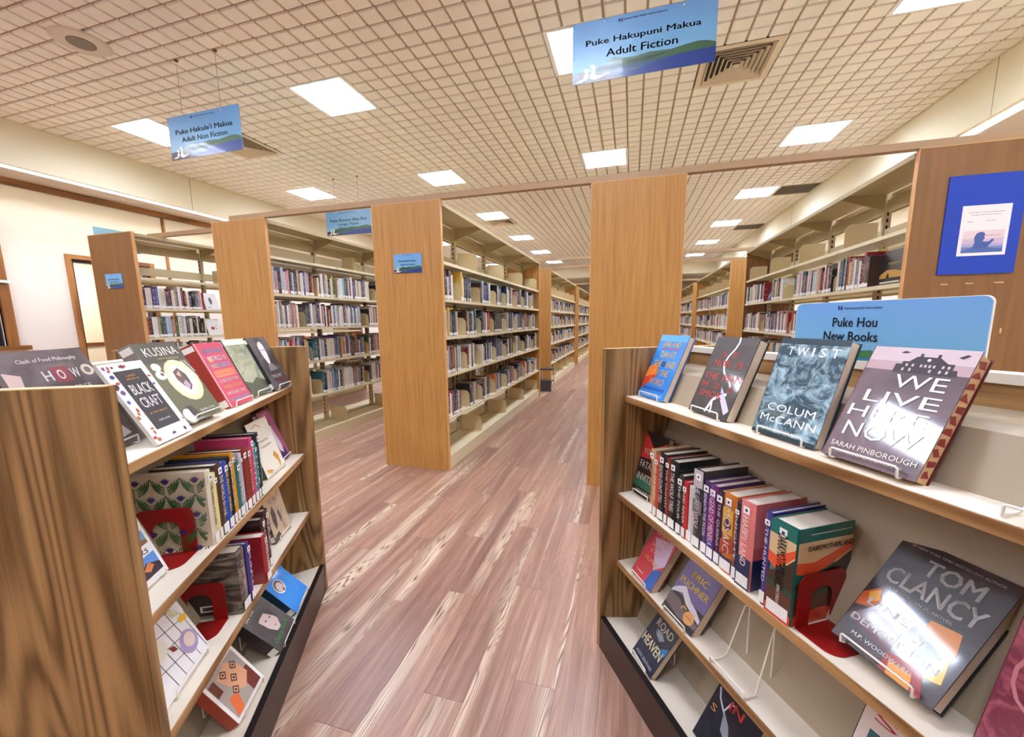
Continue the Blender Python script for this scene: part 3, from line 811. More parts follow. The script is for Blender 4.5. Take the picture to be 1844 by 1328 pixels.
def cover_mat(c, c2=None, sc=12, stops=(.4, .6), coat=.7, stretch=(1, 1, 1), dist=1.5):
    if c2 is None: return mat(c, .35, coat)
    k = ('n', c, c2, sc, stops, coat, stretch)
    if k in MATS: return MATS[k]
    m, N, L, b = base_mat('cover_print'); co = coord(N)
    n = noise(N, L, mapping(N, L, co, tuple(sc*s for s in stretch)), 1, 4, .6, dist)
    L.new(ramp(N, L, n, [(stops[0], c), (stops[1], c2)]), b.inputs['Base Color']); b.inputs['Roughness'].default_value = .35
    b.inputs['Coat Weight'].default_value = coat; b.inputs['Coat Roughness'].default_value = .06
    n2 = noise(N, L, mapping(N, L, co, (9, 9, 9)), 1, 1, .4); bump(N, L, b, n2, .0012, .5)
    MATS[k] = m; return m
def dbook(fr, x, y, z, wd, h, t, tilt, lab, cm, sm=None, texts=(), art=(), pages='d9c6ab', soft=False, yaw=0, label_spine=True, cat='book', grp='books displayed with the cover outward', lean=0):
    for k_, v_ in PLACE.items():
        if lab.startswith(k_): x, y, dz_, tilt, yaw = v_; z += dz_
    if cat == 'book' and 'bookcase' not in lab and 'deep blue book' not in lab and 'hanging past' not in lab and 'craft' not in lab and 'dark novel with crimson' not in lab and 'edge of' not in lab:
        stand_for(fr, x, y, z-.0045, yaw, tilt, t, wd, 'white wire stand holding the ' + ' '.join(lab.replace(',', '').split()[:7]))
    mw = fr @ T((x, y, z)) @ Rz(math.radians(yaw)) @ Rx(-math.radians(tilt)) @ Matrix.Rotation(math.radians(lean), 4, 'Y')
    r = thing('book', lab, cat, mw, grp)
    ct = .0008 if soft else .0025; ov = 0 if soft else .003
    sm = sm or cm
    box('front_cover', (0, wd, 0, ct, 0, h), cm, r); box('back_cover', (0, wd, t-ct, t, 0, h), sm, r)
    box('spine', (-.0015, 0, 0, t, 0, h), sm, r)
    q = MB(); q.box(0, wd-ov, ct, t-ct, ov, h-ov); q.build('page_block', mat(pages, .85), r, fix=False)
    if label_spine:
        box('spine_label', (-.0019, -.0015, .002, t-.002, .006, .03), M['lab'], r); box('spine_sticker', (-.0019, -.0015, .003, t-.003, h-.024, h-.006), M['lab'], r)
    if art: put_art(r, 'cover_print', fF, wd, h, art)
    for tx in texts:
        s, u, v, tw, th, c = tx[:6]; rot = tx[6] if len(tx) > 6 else 0
        put_text(r, 'title', s, fF, u*wd, v*h, tw*wd, th*h, mat(c, .35, .5), rot, (.00045+.00004*len(art)) if art else .0006)
    return r
def poly(*p): return p
# -- right case, top shelf
z1 = 1.0285+.0045
dbook(FR, .056, .105, z1, .150, .24, .026, 25, 'bright blue novel with yellow lettering, end of top display shelf by the oak panel', mat('2f86d4', .3, .7), mat('1d5fae', .35),
      [('JANE AND', .5, .84, .66, .10, 'f2d064'), ('DAN AT', .52, .69, .52, .10, 'f2d064'), ('THE', .28, .54, .3, .10, 'f2d064'), ('END', .76, .54, .32, .10, 'f2d064'), ('OF THE', .5, .40, .6, .09, 'f6c040'), ('WORLD', .5, .26, .56, .10, 'f2b070'), ('COLLEEN OAKLEY', .5, .05, .8, .045, 'e8f0ff')],
      [('p', '4fa3e6', poly((0, .9), (1, .9), (1, 1), (0, 1))), ('p', 'd8452c', poly((0, .28), (0, .1), (.2, .22), (.42, .36), (.3, .52), (.1, .44))), ('p', 'f08a3a', poly((0, .3), (.25, .35), (.36, .46), (.2, .55), (0, .46))), ('r', 'c83a30', (.2, .775, .84, .79)), ('p', '1b4f96', poly((.42, .5), (.56, .5), (.56, .58), (.42, .58))), ('r', '1c62b4', (.1, .12, .9, .17))])
ns = '3a3636'
dbook(FR, .345, .115, z1, .160, .24, .032, 25, 'charcoal novel with red lettering and a white ribbon of smoke on top display shelf', cover_mat('4a4443', '3a3534', 9), mat('1d1b1b', .4),
      [('A', .34, .78, .11, .075, 'd9534a'), ('E', .62, .78, .12, .075, 'd9534a'), ('NOR', .38, .665, .42, .085, 'd9534a'), ('H', .80, .665, .15, .085, 'd9534a'), ('THE', .24, .49, .38, .085, 'd9534a'), ('MAN', .76, .49, .44, .085, 'd9534a'), ('M', .16, .375, .16, .08, 'd9534a'), ('D', .48, .375, .12, .08, 'd9534a'), ('O', .82, .36, .12, .08, 'd9534a'), ('SMOK', .40, .265, .62, .08, 'd9534a')],
      [('r', '8a7f7c', (.12, .575, .92, .579)), ('l', 'f4f2f0', ([(.56, 1), (.58, .94), (.55, .86), (.46, .76), (.42, .66), (.5, .56), (.6, .5), (.74, .44), (.8, .38)], .006)), ('l', 'f4f2f0', ([(.78, .3), (.62, .26), (.5, .2), (.46, .1), (.42, .04)], .009)), ('l', 'f4f2f0', ([(.5, .2), (.55, .1), (.56, .04)], .006)), ('p', 'cfcbe6', poly((.6, .38), (.68, .33), (.98, .12), (.9, .06), (.66, .24)))])
dbook(FR, .572, .105, z1, .162, .24, .028, 21, 'teal and white marbled novel on top display shelf, third from the oak panel', cover_mat('1c4353', 'a9cbd6', 26, (.42, .66), .7), mat('1a3a48', .4),
      [('~T', .2, .87, .10, .085, 'f4f8f8'), ('~W', .38, .87, .17, .085, 'f4f8f8'), ('~I', .54, .87, .03, .085, 'f4f8f8'), ('~S', .68, .87, .10, .085, 'f4f8f8'), ('~T', .85, .87, .12, .085, 'f4f8f8'), ('A NOVEL', .5, .55, .3, .025, '12303c'), ('~COLUM', .5, .29, .74, .075, 'f4f8f8'), ('~McCANN', .5, .175, .86, .075, 'f4f8f8'), ('WINNER OF THE NATIONAL BOOK AWARD', .5, .075, .8, .02, 'd8e6ea')],
      [('r', '173743', (0, .94, 1, 1)), ('r', '16323f', (0, 0, 1, .04))])
hs = '2a1f24'
house = poly((.30, .79), (.30, .86), (.36, .86), (.36, .885), (.42, .885), (.48, .93), (.5, .93), (.5, .955), (.53, .955), (.53, .93), (.66, .93), (.66, .955), (.69, .955), (.69, .93), (.78, .885), (.84, .885), (.84, .84), (.88, .84), (.9, .79))
wins = [('r', 'cbb6ba', (a_, b_, a_+.022, b_+.022)) for a_ in (.40, .46, .54, .58, .62, .66, .74, .79) for b_ in (.845,)] + [('r', 'cbb6ba', (a_, .805, a_+.022, .83)) for a_ in (.38, .45, .64, .73, .79)]
dbook(FR, .757, .098, z1, .158, .24, .034, 25.5, 'large mauve novel with a dark house above tall white lettering, nearest on top display shelf', cover_mat('4f3f45', '7d5f62', 7, (.3, .75), 1.0), mat('5a1f1e', .4),
      [('~WE', .62, .715, .5, .11, 'f3e6da'), ('~LIVE', .52, .565, .74, .10, 'f3e6da'), ('~HERE', .46, .425, .80, .10, 'f3e6da'), ('~NOW', .5, .265, .78, .125, 'f3e6da'), ('~SARAH PINBOROUGH', .5, .115, .9, .042, 'f3e6da'), ('AUTHOR OF BEHIND HER EYES', .5, .055, .7, .018, 'e0d0c8')],
      [('r', 'b79a9c', (0, .8, 1, 1)), ('r', 'cdb8bb', (0, .88, 1, 1)), ('p', hs, house), ('e', 'f0e4e4', (.6, .905, .018, .012))] + wins + [('p', hs, poly((.3, .955), (.34, .97), (.4, .96), (.34, .95))), ('p', hs, poly((.84, .94), (.9, .965), (.93, .96), (.88, .93)))], pages='c9a074')
o = bpy.context.scene.objects  # fore-edge printing of the mauve novel
fe = MB()
rr = random.Random(5)
mwl = T((0, 0, 0))
last = [q for q in COL.objects if q.name.startswith('book') and q.get('label', '').startswith('large mauve')][0]
for k in range(11):
    zz = .01 + k*.0205; fe.poly([(.1552, .004+rr.random()*.012, zz), (.1552, .03, zz+rr.uniform(.002, .008)), (.1552, .03-rr.random()*.014, zz+.017), (.1552, .006+rr.random()*.006, zz+.011)])
fe.build('edge_print', mat('8a2f26', .5), last, fix=False)
stand(FR, 1.0, .11, 1.0285, .13, .155, 'white wire stand at the right edge under a pale book')
dbook(FR, 1.02, .12, z1, .15, .23, .02, 22, 'white paperback with blue strip at the right edge of top display shelf', mat('eceaf0', .3, .6), mat('2b2f7a', .4), [], [('r', '26307e', (0, 0, .5, .12))])
# -- right case, second shelf
z2 = .6527
dbook(FR, .035, .115, z2+.0045, .125, .238, .028, 20, 'red and black mystery novel standing against the oak panel on second shelf', mat('23181a', .3, .7), mat('1b1a1a', .4),
      [('YOU ARE', .5, .70, .8, .1, 'eadfd2'), ('FATALLY', .5, .49, .86, .11, 'eadfd2'), ('INVITED', .5, .29, .86, .11, 'eadfd2'), ('ANDE PLIEGO', .5, .07, .7, .045, 'eadfd2')],
      [('p', 'c3302c', poly((0, 1), (0, .58), (1, .62), (1, .93), (.5, .78))), ('p', '1f1a1a', poly((0, 1), (.5, .80), (1, .95), (1, 1))), ('r', '2f6a50', (0, .12, 1, .3))])
def ubook(fr, x, y, z, t, h, dp, lab, c, title='', tc='f0ece4', art=None, side=None, cm=None, tw=.8, sticker=True, lean=0, th=.5, spine=None, pages='e0d6c4', grp='books shelved spine outward on the display cases', vt=.55, cat='book'):
    mw = fr @ T((x, y, z)) @ Matrix.Rotation(math.radians(lean), 4, 'Y')
    r = thing('book', lab, cat, mw, grp)
    cm = cm or mat(c, .3, .6)
    k = .0022
    q = MB(); q.box(0, k, .004, dp, 0, h); q.box(t-k, t, .004, dp, 0, h)
    nseg = 6; pr = [(t*(i_/nseg), .004-.006*math.sin(math.pi*i_/nseg)) for i_ in range(nseg+1)] + [(t, .006), (0, .006)]
    q.prism(pr, 2, 0, h)
    q.build('cover', cm, r, fix=True)
    q = MB(); q.box(k, t-k, .006, dp-.004, .003, h-.004); q.build('page_block', mat(pages, .85), r, fix=False)
    fS = lambda u, v, o: (u, .002-.0045*math.sin(math.pi*min(max(u/t, 0), 1))-o, v)
    if spine: put_art(r, 'spine_print', lambda u, v, o: (u, -.0022-o, v), t, h, spine)
    box('spine_label', (t*.08, t*.92, -.0031, -.0024, .006, .034), M['lab'], r)
    if sticker:
        s = min(t*.4, .009); o = box('spine_sticker', (t/2-s, t/2+s, -.0031, -.0024, h-.03, h-.03+2*s), M['lab'], r)
        box('dot', (t/2-s*.35, t/2+s*.35, -.0035, -.003, h-.03+s*.65, h-.03+s*1.35), mat('20264a', .5), o)
    if title: put_text(r, 'title', title, lambda u, v, o: (u, -.0024-o, v), t*.5, h*vt, h*tw*.72, t*th, mat(tc, .4), -math.pi/2, .0012)
    if art: put_art(r, 'cover_print', (lambda u, v, o: (t+o, .004+u, v)) if side == 'R' else (lambda u, v, o: (-o, dp-u, v)), dp-.004, h, art)
    return r
z2s = z2+.0005
R2 = [(.192, .024, .225, 'cfa97c', 'cream spine with brown lettering, first upright book right of the mystery novel', 'THE DAY OF REST', '8a3a1e'),
      (.2175, .020, .212, 'd0543c', 'orange-red slim spine, second upright book on the right case', 'HER ONE REGRET', 'f6e2cc'),
      (.239, .036, .228, '1b1a1c', 'thick black spine with white lettering, third upright book on the right case', 'SHOW DON\'T TELL', 'e8e4dc'),
      (.2765, .018, .222, '8f2f2a', 'narrow red spine between two black books on the right case', 'THE CROWN', 'f0cdb8'),
      (.296, .036, .222, '222124', 'black spine with capitals, fifth upright book on the right case', 'THE WOLF TREE', 'e9e6df'),
      (.336, .024, .190, '26302d', 'short black-green spine, sixth upright book on the right case', 'THE FOUR', 'd8cfc2'),
      (.3615, .018, .178, 'c92a2b', 'shortest bright red spine among the upright books', 'RED RIVER', 'f4e4dc')]
for x_, t_, h_, c_, lb, ti, tc in R2: ubook(FR, x_, .085, z2s, t_, h_, .155, lb, c_, ti, tc)
ubook(FR, .381, .088, z2s, .024, .172, .150, 'pale grey spine just right of the shortest red book', 'd5d2cc', '', sticker=False)
ubook(FR, .407, .085, z2s, .036, .235, .150, 'tall grey and black spine, tallest upright book on the right case', '3a383a', 'THE GREY WOLF', 'd8d4cc', spine=[('r', 'b9b3b8', (0, .78, 1, 1)), ('r', '6c686a', (0, .45, 1, .62))])
ubook(FR, .445, .085, z2s, .024, .214, .155, 'purple spine with pale lettering beside the tall grey book', '4b2f6e', 'BENEATH THE MOON', 'e3d6f2')
ubook(FR, .4705, .083, z2s, .026, .213, .155, 'violet and magenta spine with large pale capitals', '6d2a7c', 'LEGEND OF MENEKA', 'f0dce8', th=.66, tw=1.0, spine=[('r', '3a2f7c', (0, 0, 1, .28)), ('r', '8c2f6e', (0, .28, 1, .8))])
ubook(FR, .498, .083, z2s, .022, .208, .155, 'dark plum spine right of the violet one', '38203c', 'THE QUEENS', 'd9c8da')
ubook(FR, .5215, .080, z2s, .042, .214, .155, 'orange and yellow illustrated spine, fourth from the thick teal-orange book', 'd07a34', 'MOSAIC', 'f5e7c0', spine=[('r', 'e0a83a', (.1, .5, .9, .82)), ('e', '5a2f58', (.5, .62, .3, .08)), ('p', 'a8372c', poly((0, .2), (1, .3), (1, .46), (0, .4))), ('r', '35244a', (0, .05, 1, .2))])
ubook(FR, .566, .078, z2s, .014, .206, .155, 'thin dark blue spine wedged beside the orange illustrated book', '26284a', 'NIGHT', 'ded8e8')
ubook(FR, .5825, .074, z2s, .042, .222, .155, 'pink and navy novel with a dark splash on its side cover', 'e2827c', 'HAPPY LAND', 'fff1ea', th=.4, side='R',
      art=[('r', 'e0807c', (0, .5, 1, 1)), ('r', '1f2a52', (0, 0, 1, .36)), ('r', 'c9605f', (0, .36, 1, .5)), ('p', '1c1618', poly((.3, .62), (.5, .7), (.42, .86), (.6, .74), (.8, .86), (.7, .66), (.9, .6), (.7, .5), (.75, .34), (.55, .44), (.35, .36), (.45, .54))), ('r', 'f6e6e0', (.2, .74, .3, .9)), ('r', 'f6e6e0', (.34, .74, .42, .9))], spine=[('r', '1f2a52', (0, 0, 1, .36))])
ubook(FR, .657, .070, z2s, .016, .226, .155, 'slim violet-blue spine left of the thick teal-orange book', '4a3a8c', 'THE HUNTED', 'e8e2f4')
bands = [('r', '1f6e63', (0, .86, 1, 1)), ('r', 'd8b98c', (0, .6, 1, .86)), ('p', 'e0542c', poly((0, .55), (.3, .50), (.6, .58), (1, .72), (1, .80), (.6, .70), (.3, .64), (0, .66))), ('p', '3a2a1e', poly((0, .3), (0, .44), (.5, .52), (1, .70), (1, .3))), ('r', '2c4a34', (0, .3, 1, .36)), ('r', '5a2f22', (0, .12, 1, .3)), ('p', 'd2452a', poly((0, 0), (1, 0), (1, .1), (.5, .15), (0, .1))), ('r', 'f2e8d8', (.2, .93, .95, .937))]
dk = ubook(FR, .677, .066, z2s, .062, .222, .155, 'thick teal and orange novel, last upright book before the red bookend', '1f6e63', 'DARKMOTHERLAND', '1a1614', th=.34, art=bands, side='R', spine=[(a_, b_, c_) for a_, b_, c_ in bands[:7]], vt=.6)
put_text(dk, 'title', 'DARKMOTHERLAND', lambda u, v, o: (.062+o, .004+u, v), .088, .176, .125, .012, mat('1a1614', .5), 0, .002)
put_text(dk, 'title', 'SAMRAT UPADHYAY', lambda u, v, o: (u, -.0024-o, v), .031, .055, .05, .008, mat('f0e6dc', .5), -math.pi/2, .0016)
# red bookends
def red_bookend(fr, x, y, z, lab, yaw=0, w_=.13, h_=.12):
    mw = fr @ T((x, y, z)) @ Rz(math.radians(yaw))
    r = thing('bookend', lab, 'bookend', mw, 'dark red metal bookends')
    # plate in the y-z plane with an arched opening; foot towards -x
    def arch(hw, h, cr, n=6, x0=0):
        P = [(x0-hw, 0)]
        P += [(x0-hw+cr-cr*math.cos(t), h-cr+cr*math.sin(t)) for t in [math.pi/2*k/n for k in range(n+1)]]
        P += [(x0+hw-cr+cr*math.sin(t), h-cr+cr*math.cos(t)) for t in [math.pi/2*k/n for k in range(n+1)]]
        P += [(x0+hw, 0)]; return P
    A = arch(w_/2, h_, .022, x0=w_/2); B = arch(w_*.235, h_*.72, w_*.2, x0=w_/2)
    B = [(p[0], max(p[1], .0)) for p in B]
    q = MB()
    for s in (0, .0018):
        for i in range(len(A)-1): q.poly([(s, *A[i]), (s, *A[i+1]), (s, *B[i+1]), (s, *B[i])])
    for Pp in (A, B):
        for i in range(len(Pp)-1): q.poly([(0, *Pp[i]), (0, *Pp[i+1]), (.0018, *Pp[i+1]), (.0018, *Pp[i])])
    red = mat('8e1513', .35)
    q.build('plate', red, r)
    F_ = [(-.0, 0), (-.0, w_)] ; n = 6; rr_ = .03
    foot = [(0, 0)] + [(0, w_)] + [(-.085+rr_-rr_*math.sin(t), w_-rr_+rr_*math.cos(t)) for t in [math.pi/2*k/n for k in range(n+1)]] + [(-.085+rr_-rr_*math.cos(t), rr_-rr_*math.sin(t)) for t in [math.pi/2*k/n for k in range(n+1)]]
    q = MB(); q.prism(foot, 2, .0, .0018); q.build('foot', red, r)
    return r
def red_bookend_r(fr, x, y, z, lab):  # mirrored foot (towards +x)
    r = red_bookend(fr, x, y, z, lab); r.matrix_world = fr @ T((x, y+.12, z)) @ Rz(math.pi); return r
red_bookend_r(FR, .745, .085, z2, 'dark red metal bookend against the thick teal-orange novel')
flame = [('p', 'c9622a', poly((.0, .42), (.12, .52), (.2, .42), (.14, .34), (0, .3))), ('p', 'f0b23a', poly((.05, .44), (.13, .5), (.17, .42), (.1, .36))), ('p', 'd8862e', poly((.62, .50), (.86, .52), (.92, .36), (.7, .30), (.6, .4))), ('p', 'f2c04a', poly((.66, .30), (.9, .34), (.95, .16), (.78, .12), (.68, .2))), ('p', '2a1d20', poly((.55, .42), (.74, .36), (.86, .30), (.7, .22), (.5, .32))), ('p', '9c2f2a', poly((.5, .14), (.8, .16), (.9, .0), (.5, .0))), ('p', 'e89a34', poly((.55, .09), (.75, .1), (.8, .0), (.58, .0))), ('p', '5f2a34', poly((.0, .2), (.5, .12), (.5, .3), (.2, .36)))]
dbook(FR, .79, .118, z2+.012, .168, .248, .032, 44, 'large dark thriller with wide grey capitals and flames, tilted far back on second shelf', cover_mat('241d20', '4a3f40', 8, (.4, .75), 1.0), mat('191516', .4),
      [('TOM', .56, .83, .50, .13, 'c9c4bf'), ('CLANCY', .5, .66, .86, .14, 'c9c4bf'), ('#1 NEW YORK TIMES BESTSELLING AUTHOR', .5, .945, .8, .022, 'b9b2ac'), ('A JACK RYAN JR. NOVEL', .46, .545, .6, .028, 'c9c4bf'), ('LINE', .30, .385, .42, .06, 'f1ece8'), ('OF', .64, .325, .12, .06, 'f1ece8'), ('DEMOLITION', .47, .215, .84, .055, 'f1ece8'), ('M.P. WOODWARD', .45, .10, .6, .03, 'f1ece8')],
      flame, lean=0)
dbook(FR, .985, .10, z2+.006, .15, .235, .03, 30, 'maroon book with curling pink pattern at the right edge of second shelf', cover_mat('7d2f44', 'b0606c', 18, (.45, .6), .7), mat('6a2538', .4), [('L', .68, .42, .12, .12, 'e8d8d8'), ('u', .42, .16, .1, .06, 'f0e6e6')],
      [('l', 'c98088', ([(.3+.22*math.cos(t_), .55+.2*math.sin(t_)) for t_ in [k*.5 for k in range(10)]], .005)), ('l', 'c98088', ([(.6+.3*math.cos(t_), .2+.14*math.sin(t_)) for t_ in [k*.5 for k in range(12)]], .005)), ('l', 'c98088', ([(.2, 0), (.3, .2), (.25, .4), (.4, .6), (.35, .8)], .004))])
# -- right case, third shelf
z3 = .3695
dbook(FR, .115, .078, z3+.0045, .13, .205, .032, 35, 'pink-red novel with blue corner and orange lettering, left end of third display shelf', mat('c9444c', .3, .8), mat('7a2f2a', .4),
      [('NOBODY', .5, .86, .7, .07, 'f0a898'), ('CLIMBS', .5, .76, .7, .07, 'f0a898'), ('SMALL', .5, .66, .66, .07, 'f0a898'), ('STEP', .5, .56, .5, .07, 'f0a898'), ('HUMAN', .5, .40, .6, .075, 'f2b46a'), ('a novel', .3, .13, .3, .04, 'f6e6e0')],
      [('p', 'c9b6cc', poly((.2, .78), (.9, .9), (1, .5), (.7, .3))), ('p', '2f62ac', poly((.62, 0), (1, 0), (1, .42), (.7, .3)))])
mt_ = poly((0, .36), (.12, .44), (.3, .52), (.42, .46), (.6, .38), (.8, .34), (1, .26), (1, .2), (.7, .26), (.5, .30), (.3, .40), (.1, .34), (0, .3))
dbook(FR, .297, .078, z3+.0045, .14, .2, .034, 34, 'purple novel with yellow capitals over a snowy mountain on third display shelf', mat('6c5f8c', .35, .4), mat('3a3430', .4),
      [('ERIC', .52, .74, .48, .10, 'e8c52f'), ('PUCHNER', .5, .575, .86, .105, 'e8c52f'), ('READ WITH US', .73, .17, .18, .02, '6a4a20')],
      [('r', '35302f', (0, 0, 1, .36)), ('p', 'cfcad0', mt_), ('p', '6b5f60', poly((0, .3), (.3, .3), (.6, .2), (1, .18), (1, .1), (.5, .06), (0, .12))), ('e', 'd99a5a', (.74, .17, .15, .095)), ('l', 'c08a4a', ([(.45, .2), (.5, .26), (.6, .24)], .006))])
stand(FR, .522, .085, z3, .118, .165, 'empty white wire book stand on third display shelf')
dbook(FR, .835, .10, z3+.0045, .075, .235, .03, 22, 'white picture-lettered paperback hanging past the lower right edge of third shelf', mat('ddd0c6', .4, .3), mat('3a1418', .4), [('~S', .5, .72, .5, .07, 'b8232c'), ('A', .55, .3, .5, .1, 'c8322c')], [('r', '1f5a66', (.25, .48, .8, .6)), ('r', '2a2452', (.2, .36, .7, .46)), ('r', '3a2028', (.3, .84, .8, .9))], label_spine=False)
dbook(FR, .92, .10, z3+.0045, .14, .23, .03, 22, 'deep blue book with white scribbled lettering beside the white paperback', mat('1c2c8c', .35, .5), mat('161f5c', .4), [('WILD', .45, .62, .6, .1, 'dfe4f4')], [('l', 'dfe4f4', ([(.3, .9), (.36, .8)], .003)), ('p', 'c8412a', poly((.8, 0), (1, 0), (1, .8), (.86, .8)))])
# -- right case, bottom
dbook(FR, .208, .038, .135, .122, .19, .026, 38, 'navy thriller with pale bold capitals on the right case bottom shelf', cover_mat('101a30', '23324a', 10, (.4, .7), .5), mat('2a2c34', .4),
      [('ROAD', .54, .77, .74, .14, 'cfc7ac'), ('TO', .5, .62, .2, .04, 'cfc7ac'), ('HEAVEN', .48, .38, .90, .17, 'efe6b8'), ('ALEXI ZENTNER', .5, .10, .8, .05, 'cfd2d8')], [('p', '7a8a98', poly((.3, .66), (.5, .7), (.72, .62), (.6, .54), (.36, .58))), ('p', '1f6a9c', poly((.78, .5), (1, .6), (1, .44), (.86, .4)))])
dbook(FR, .505, .045, .135, .145, .235, .028, 32, 'dark novel with crimson capitals and a swordfish on the bottom shelf', cover_mat('1b1c26', '2a3040', 10, (.4, .7), .5), mat('14151c', .4),
      [('BREATHE', .48, .76, .86, .11, 'c23450'), ('IN', .5, .60, .3, .1, 'd8453c'), ('~S', .12, .42, .12, .08, 'd08a4a')], [('l', 'c8ccd4', ([(.05, .66), (.14, .56), (.3, .48), (.45, .4), (.6, .28), (.8, .1)], .005)), ('l', 'c8ccd4', ([(.3, .48), (.36, .62), (.46, .62)], .004)), ('p', '8b8f98', poly((.3, .5), (.5, .4), (.7, .2), (.4, .3)))], label_spine=False)

# -- left case, top shelf
zl = 1.0267+.0045
dbook(FL, .075, .158, zl, .236, .248, .02, 24.5, 'glossy dark grey book with white capitals, nearest on left case top shelf', cover_mat('4d4346', '8a7a7c', 9, (.4, .8), 1.0), mat('3a2226', .4),
      [('H', .44, .77, .09, .09, 'f4f0f0'), ('O', .58, .77, .08, .09, 'f4f0f0'), ('W', .74, .77, .10, .09, 'f4f0f0'), ('Clash of Food Philosophy', .55, .91, .62, .045, 'ece6e4'), ('TO BE FREE', .58, .63, .5, .05, 'e8dede')],
      [('r', '8e3a44', (.50, .70, .68, .84)), ('e', 'cfc4ae', (.9, .78, .075, .055)), ('e', '6a6058', (.9, .78, .04, .03)), ('p', 'cbb0a8', poly((.02, .5), (.14, .62), (.2, .8), (.06, .84))), ('p', 'b9a6c4', poly((.7, .44), (.9, .5), (.98, .4), (.8, .34))), ('p', 'e6e2e4', poly((.5, .2), (.6, .34), (.8, .26), (.9, .1), (.6, .06)))])
bc_art = [('r', '2b272c', (.2, .16, .86, .9))]
rr = random.Random(9)
for k in range(26):
    ex = rr.choice([rr.uniform(.02, .15), rr.uniform(.88, .97)]) if k % 3 else rr.uniform(.05, .95); ey = rr.uniform(.03, .97) if k % 3 else rr.choice([.06, .95])
    bc_art.append((('e'), rr.choice(['3a3f8c', 'b8322c', '6b3a6e', '7a3a2c', 'b56a3a', '2c2c44']), (ex, ey, rr.uniform(.02, .05), rr.uniform(.012, .03))))
dbook(FL, .236, .082, zl, .142, .213, .008, 27, 'white patterned craft paperback with a black title panel, left case top shelf', mat('f0ece8', .3, .6), mat('d8d2cc', .4),
      [('A SHORT', .5, .83, .24, .026, 'd8a05a'), ('HISTORY OF', .5, .79, .3, .026, 'd8a05a'), ('BLACK', .53, .66, .5, .13, 'f4f2ee'), ('CRAFT', .53, .49, .5, .13, 'f4f2ee'), ('IN TEN OBJECTS', .53, .35, .46, .028, 'd8a05a'), ('ROBELL AWAKE', .53, .25, .3, .022, 'e8e4de')], bc_art, soft=True, label_spine=False)
plate = [('r', '5e5c34', (0, 0, 1, .75)), ('r', '4d4a3c', (0, .75, 1, 1)), ('e', 'e4dfae', (.6, .50, .37, .27)), ('e', 'f2efd0', (.6, .50, .29, .205)), ('p', '6e4a44', poly((.46, .62), (.62, .66), (.72, .56), (.7, .42), (.6, .36), (.5, .44), (.44, .52))), ('p', 'b9a0b4', poly((.52, .46), (.62, .5), (.66, .42), (.56, .38))), ('p', 'cdb89a', poly((.5, .58), (.6, .62), (.58, .54))), ('p', '3c4a2c', poly((.64, .6), (.7, .58), (.72, .48), (.66, .46))),
         ('e', 'e9e8e2', (.17, .70, .1, .05)), ('e', 'dfe0dc', (.16, .6, .11, .055)), ('e', '4a4640', (.2, .61, .035, .02)), ('e', 'e6e2d8', (.14, .09, .12, .08)), ('l', 'dedcd4', ([(.82, .74), (.97, .5)], .006)), ('l', 'dedcd4', ([(.9, .74), (1., .58)], .004)), ('p', '2f2e20', poly((.2, .2), (.34, .18), (.4, .06), (.3, 0), (.22, .08)))]
kus = dbook(FL, .425, .115, zl, .165, .245, .036, 27.5, 'olive cookbook showing a round cream plate of food, left case top shelf', mat('57553a', .35, .6), mat('8d8580', .4),
      [('~KUSINA', .52, .885, .78, .105, 'f2efe6'), ('A CELEBRATION OF HAWAII LOCAL FOOD', .58, .79, .5, .018, 'e9d98c'), ('ISLAND COOK', .66, .10, .4, .03, 'ece8da')], plate)
put_text(kus, 'title', 'KUSINA', lambda u, v, o: (-.0015-o, .036-u, v), .018, .14, .13, .018, mat('3a3430', .5), -math.pi/2, .001)
tt = []
for k, (s_, c_) in enumerate((('ANOTHER', '7fb8d8'), ('WORLD IS', 'e8edf0'), ('POSSIBLE', '9cc4dc'))): tt.append((s_, .52, .87-.115*k, .72, .075, c_))
for k, (s_, c_) in enumerate((('LESSONS FOR', 'f0e8e0'), ('AMERICA FROM', 'f6c87a'), ('AROUND THE', 'f0e8e0'), ('NATASHA HAKIMI', '9cc4dc'))): tt.append((s_, .52, .40-.10*k, .74, .05, c_))
dbook(FL, .665, .105, zl, .158, .235, .042, 25, 'hot pink book with rows of blue and white lettering, left case top shelf', mat('cf4362', .35, .6), mat('a93a30', .4), tt,
      [('r', 'e8805a', (.14, .50, .92, .57)), ('r', 'ee9a62', (.14, .41 + .05, .92, .49)), ('r', 'e06a78', (.14, .6, .92, .605)), ('r', 'f0b070', (.2, .70, .34, .78)), ('r', 'e77f58', (.18, .60, .4, .66)), ('r', 'f2d4c8', (.02, 0, .05, 1))])
dbook(FL, .836, .108, zl, .150, .235, .03, 23, 'pale green book with misty tree print, left case top shelf', cover_mat('b9bd9c', '7a8264', 14, (.4, .65), .6), mat('4d5a44', .4),
      [('THE', .5, .72, .3, .06, 'ded8b8'), ('SNOW', .5, .6, .5, .07, 'ded8b8'), ('FOREST', .5, .47, .66, .07, 'ded8b8')], [('r', 'e9ead8', (0, .9, 1, 1)), ('p', '4c5238', poly((0, 0), (1, 0), (1, .2), (.6, .3), (.3, .22), (0, .28)))])
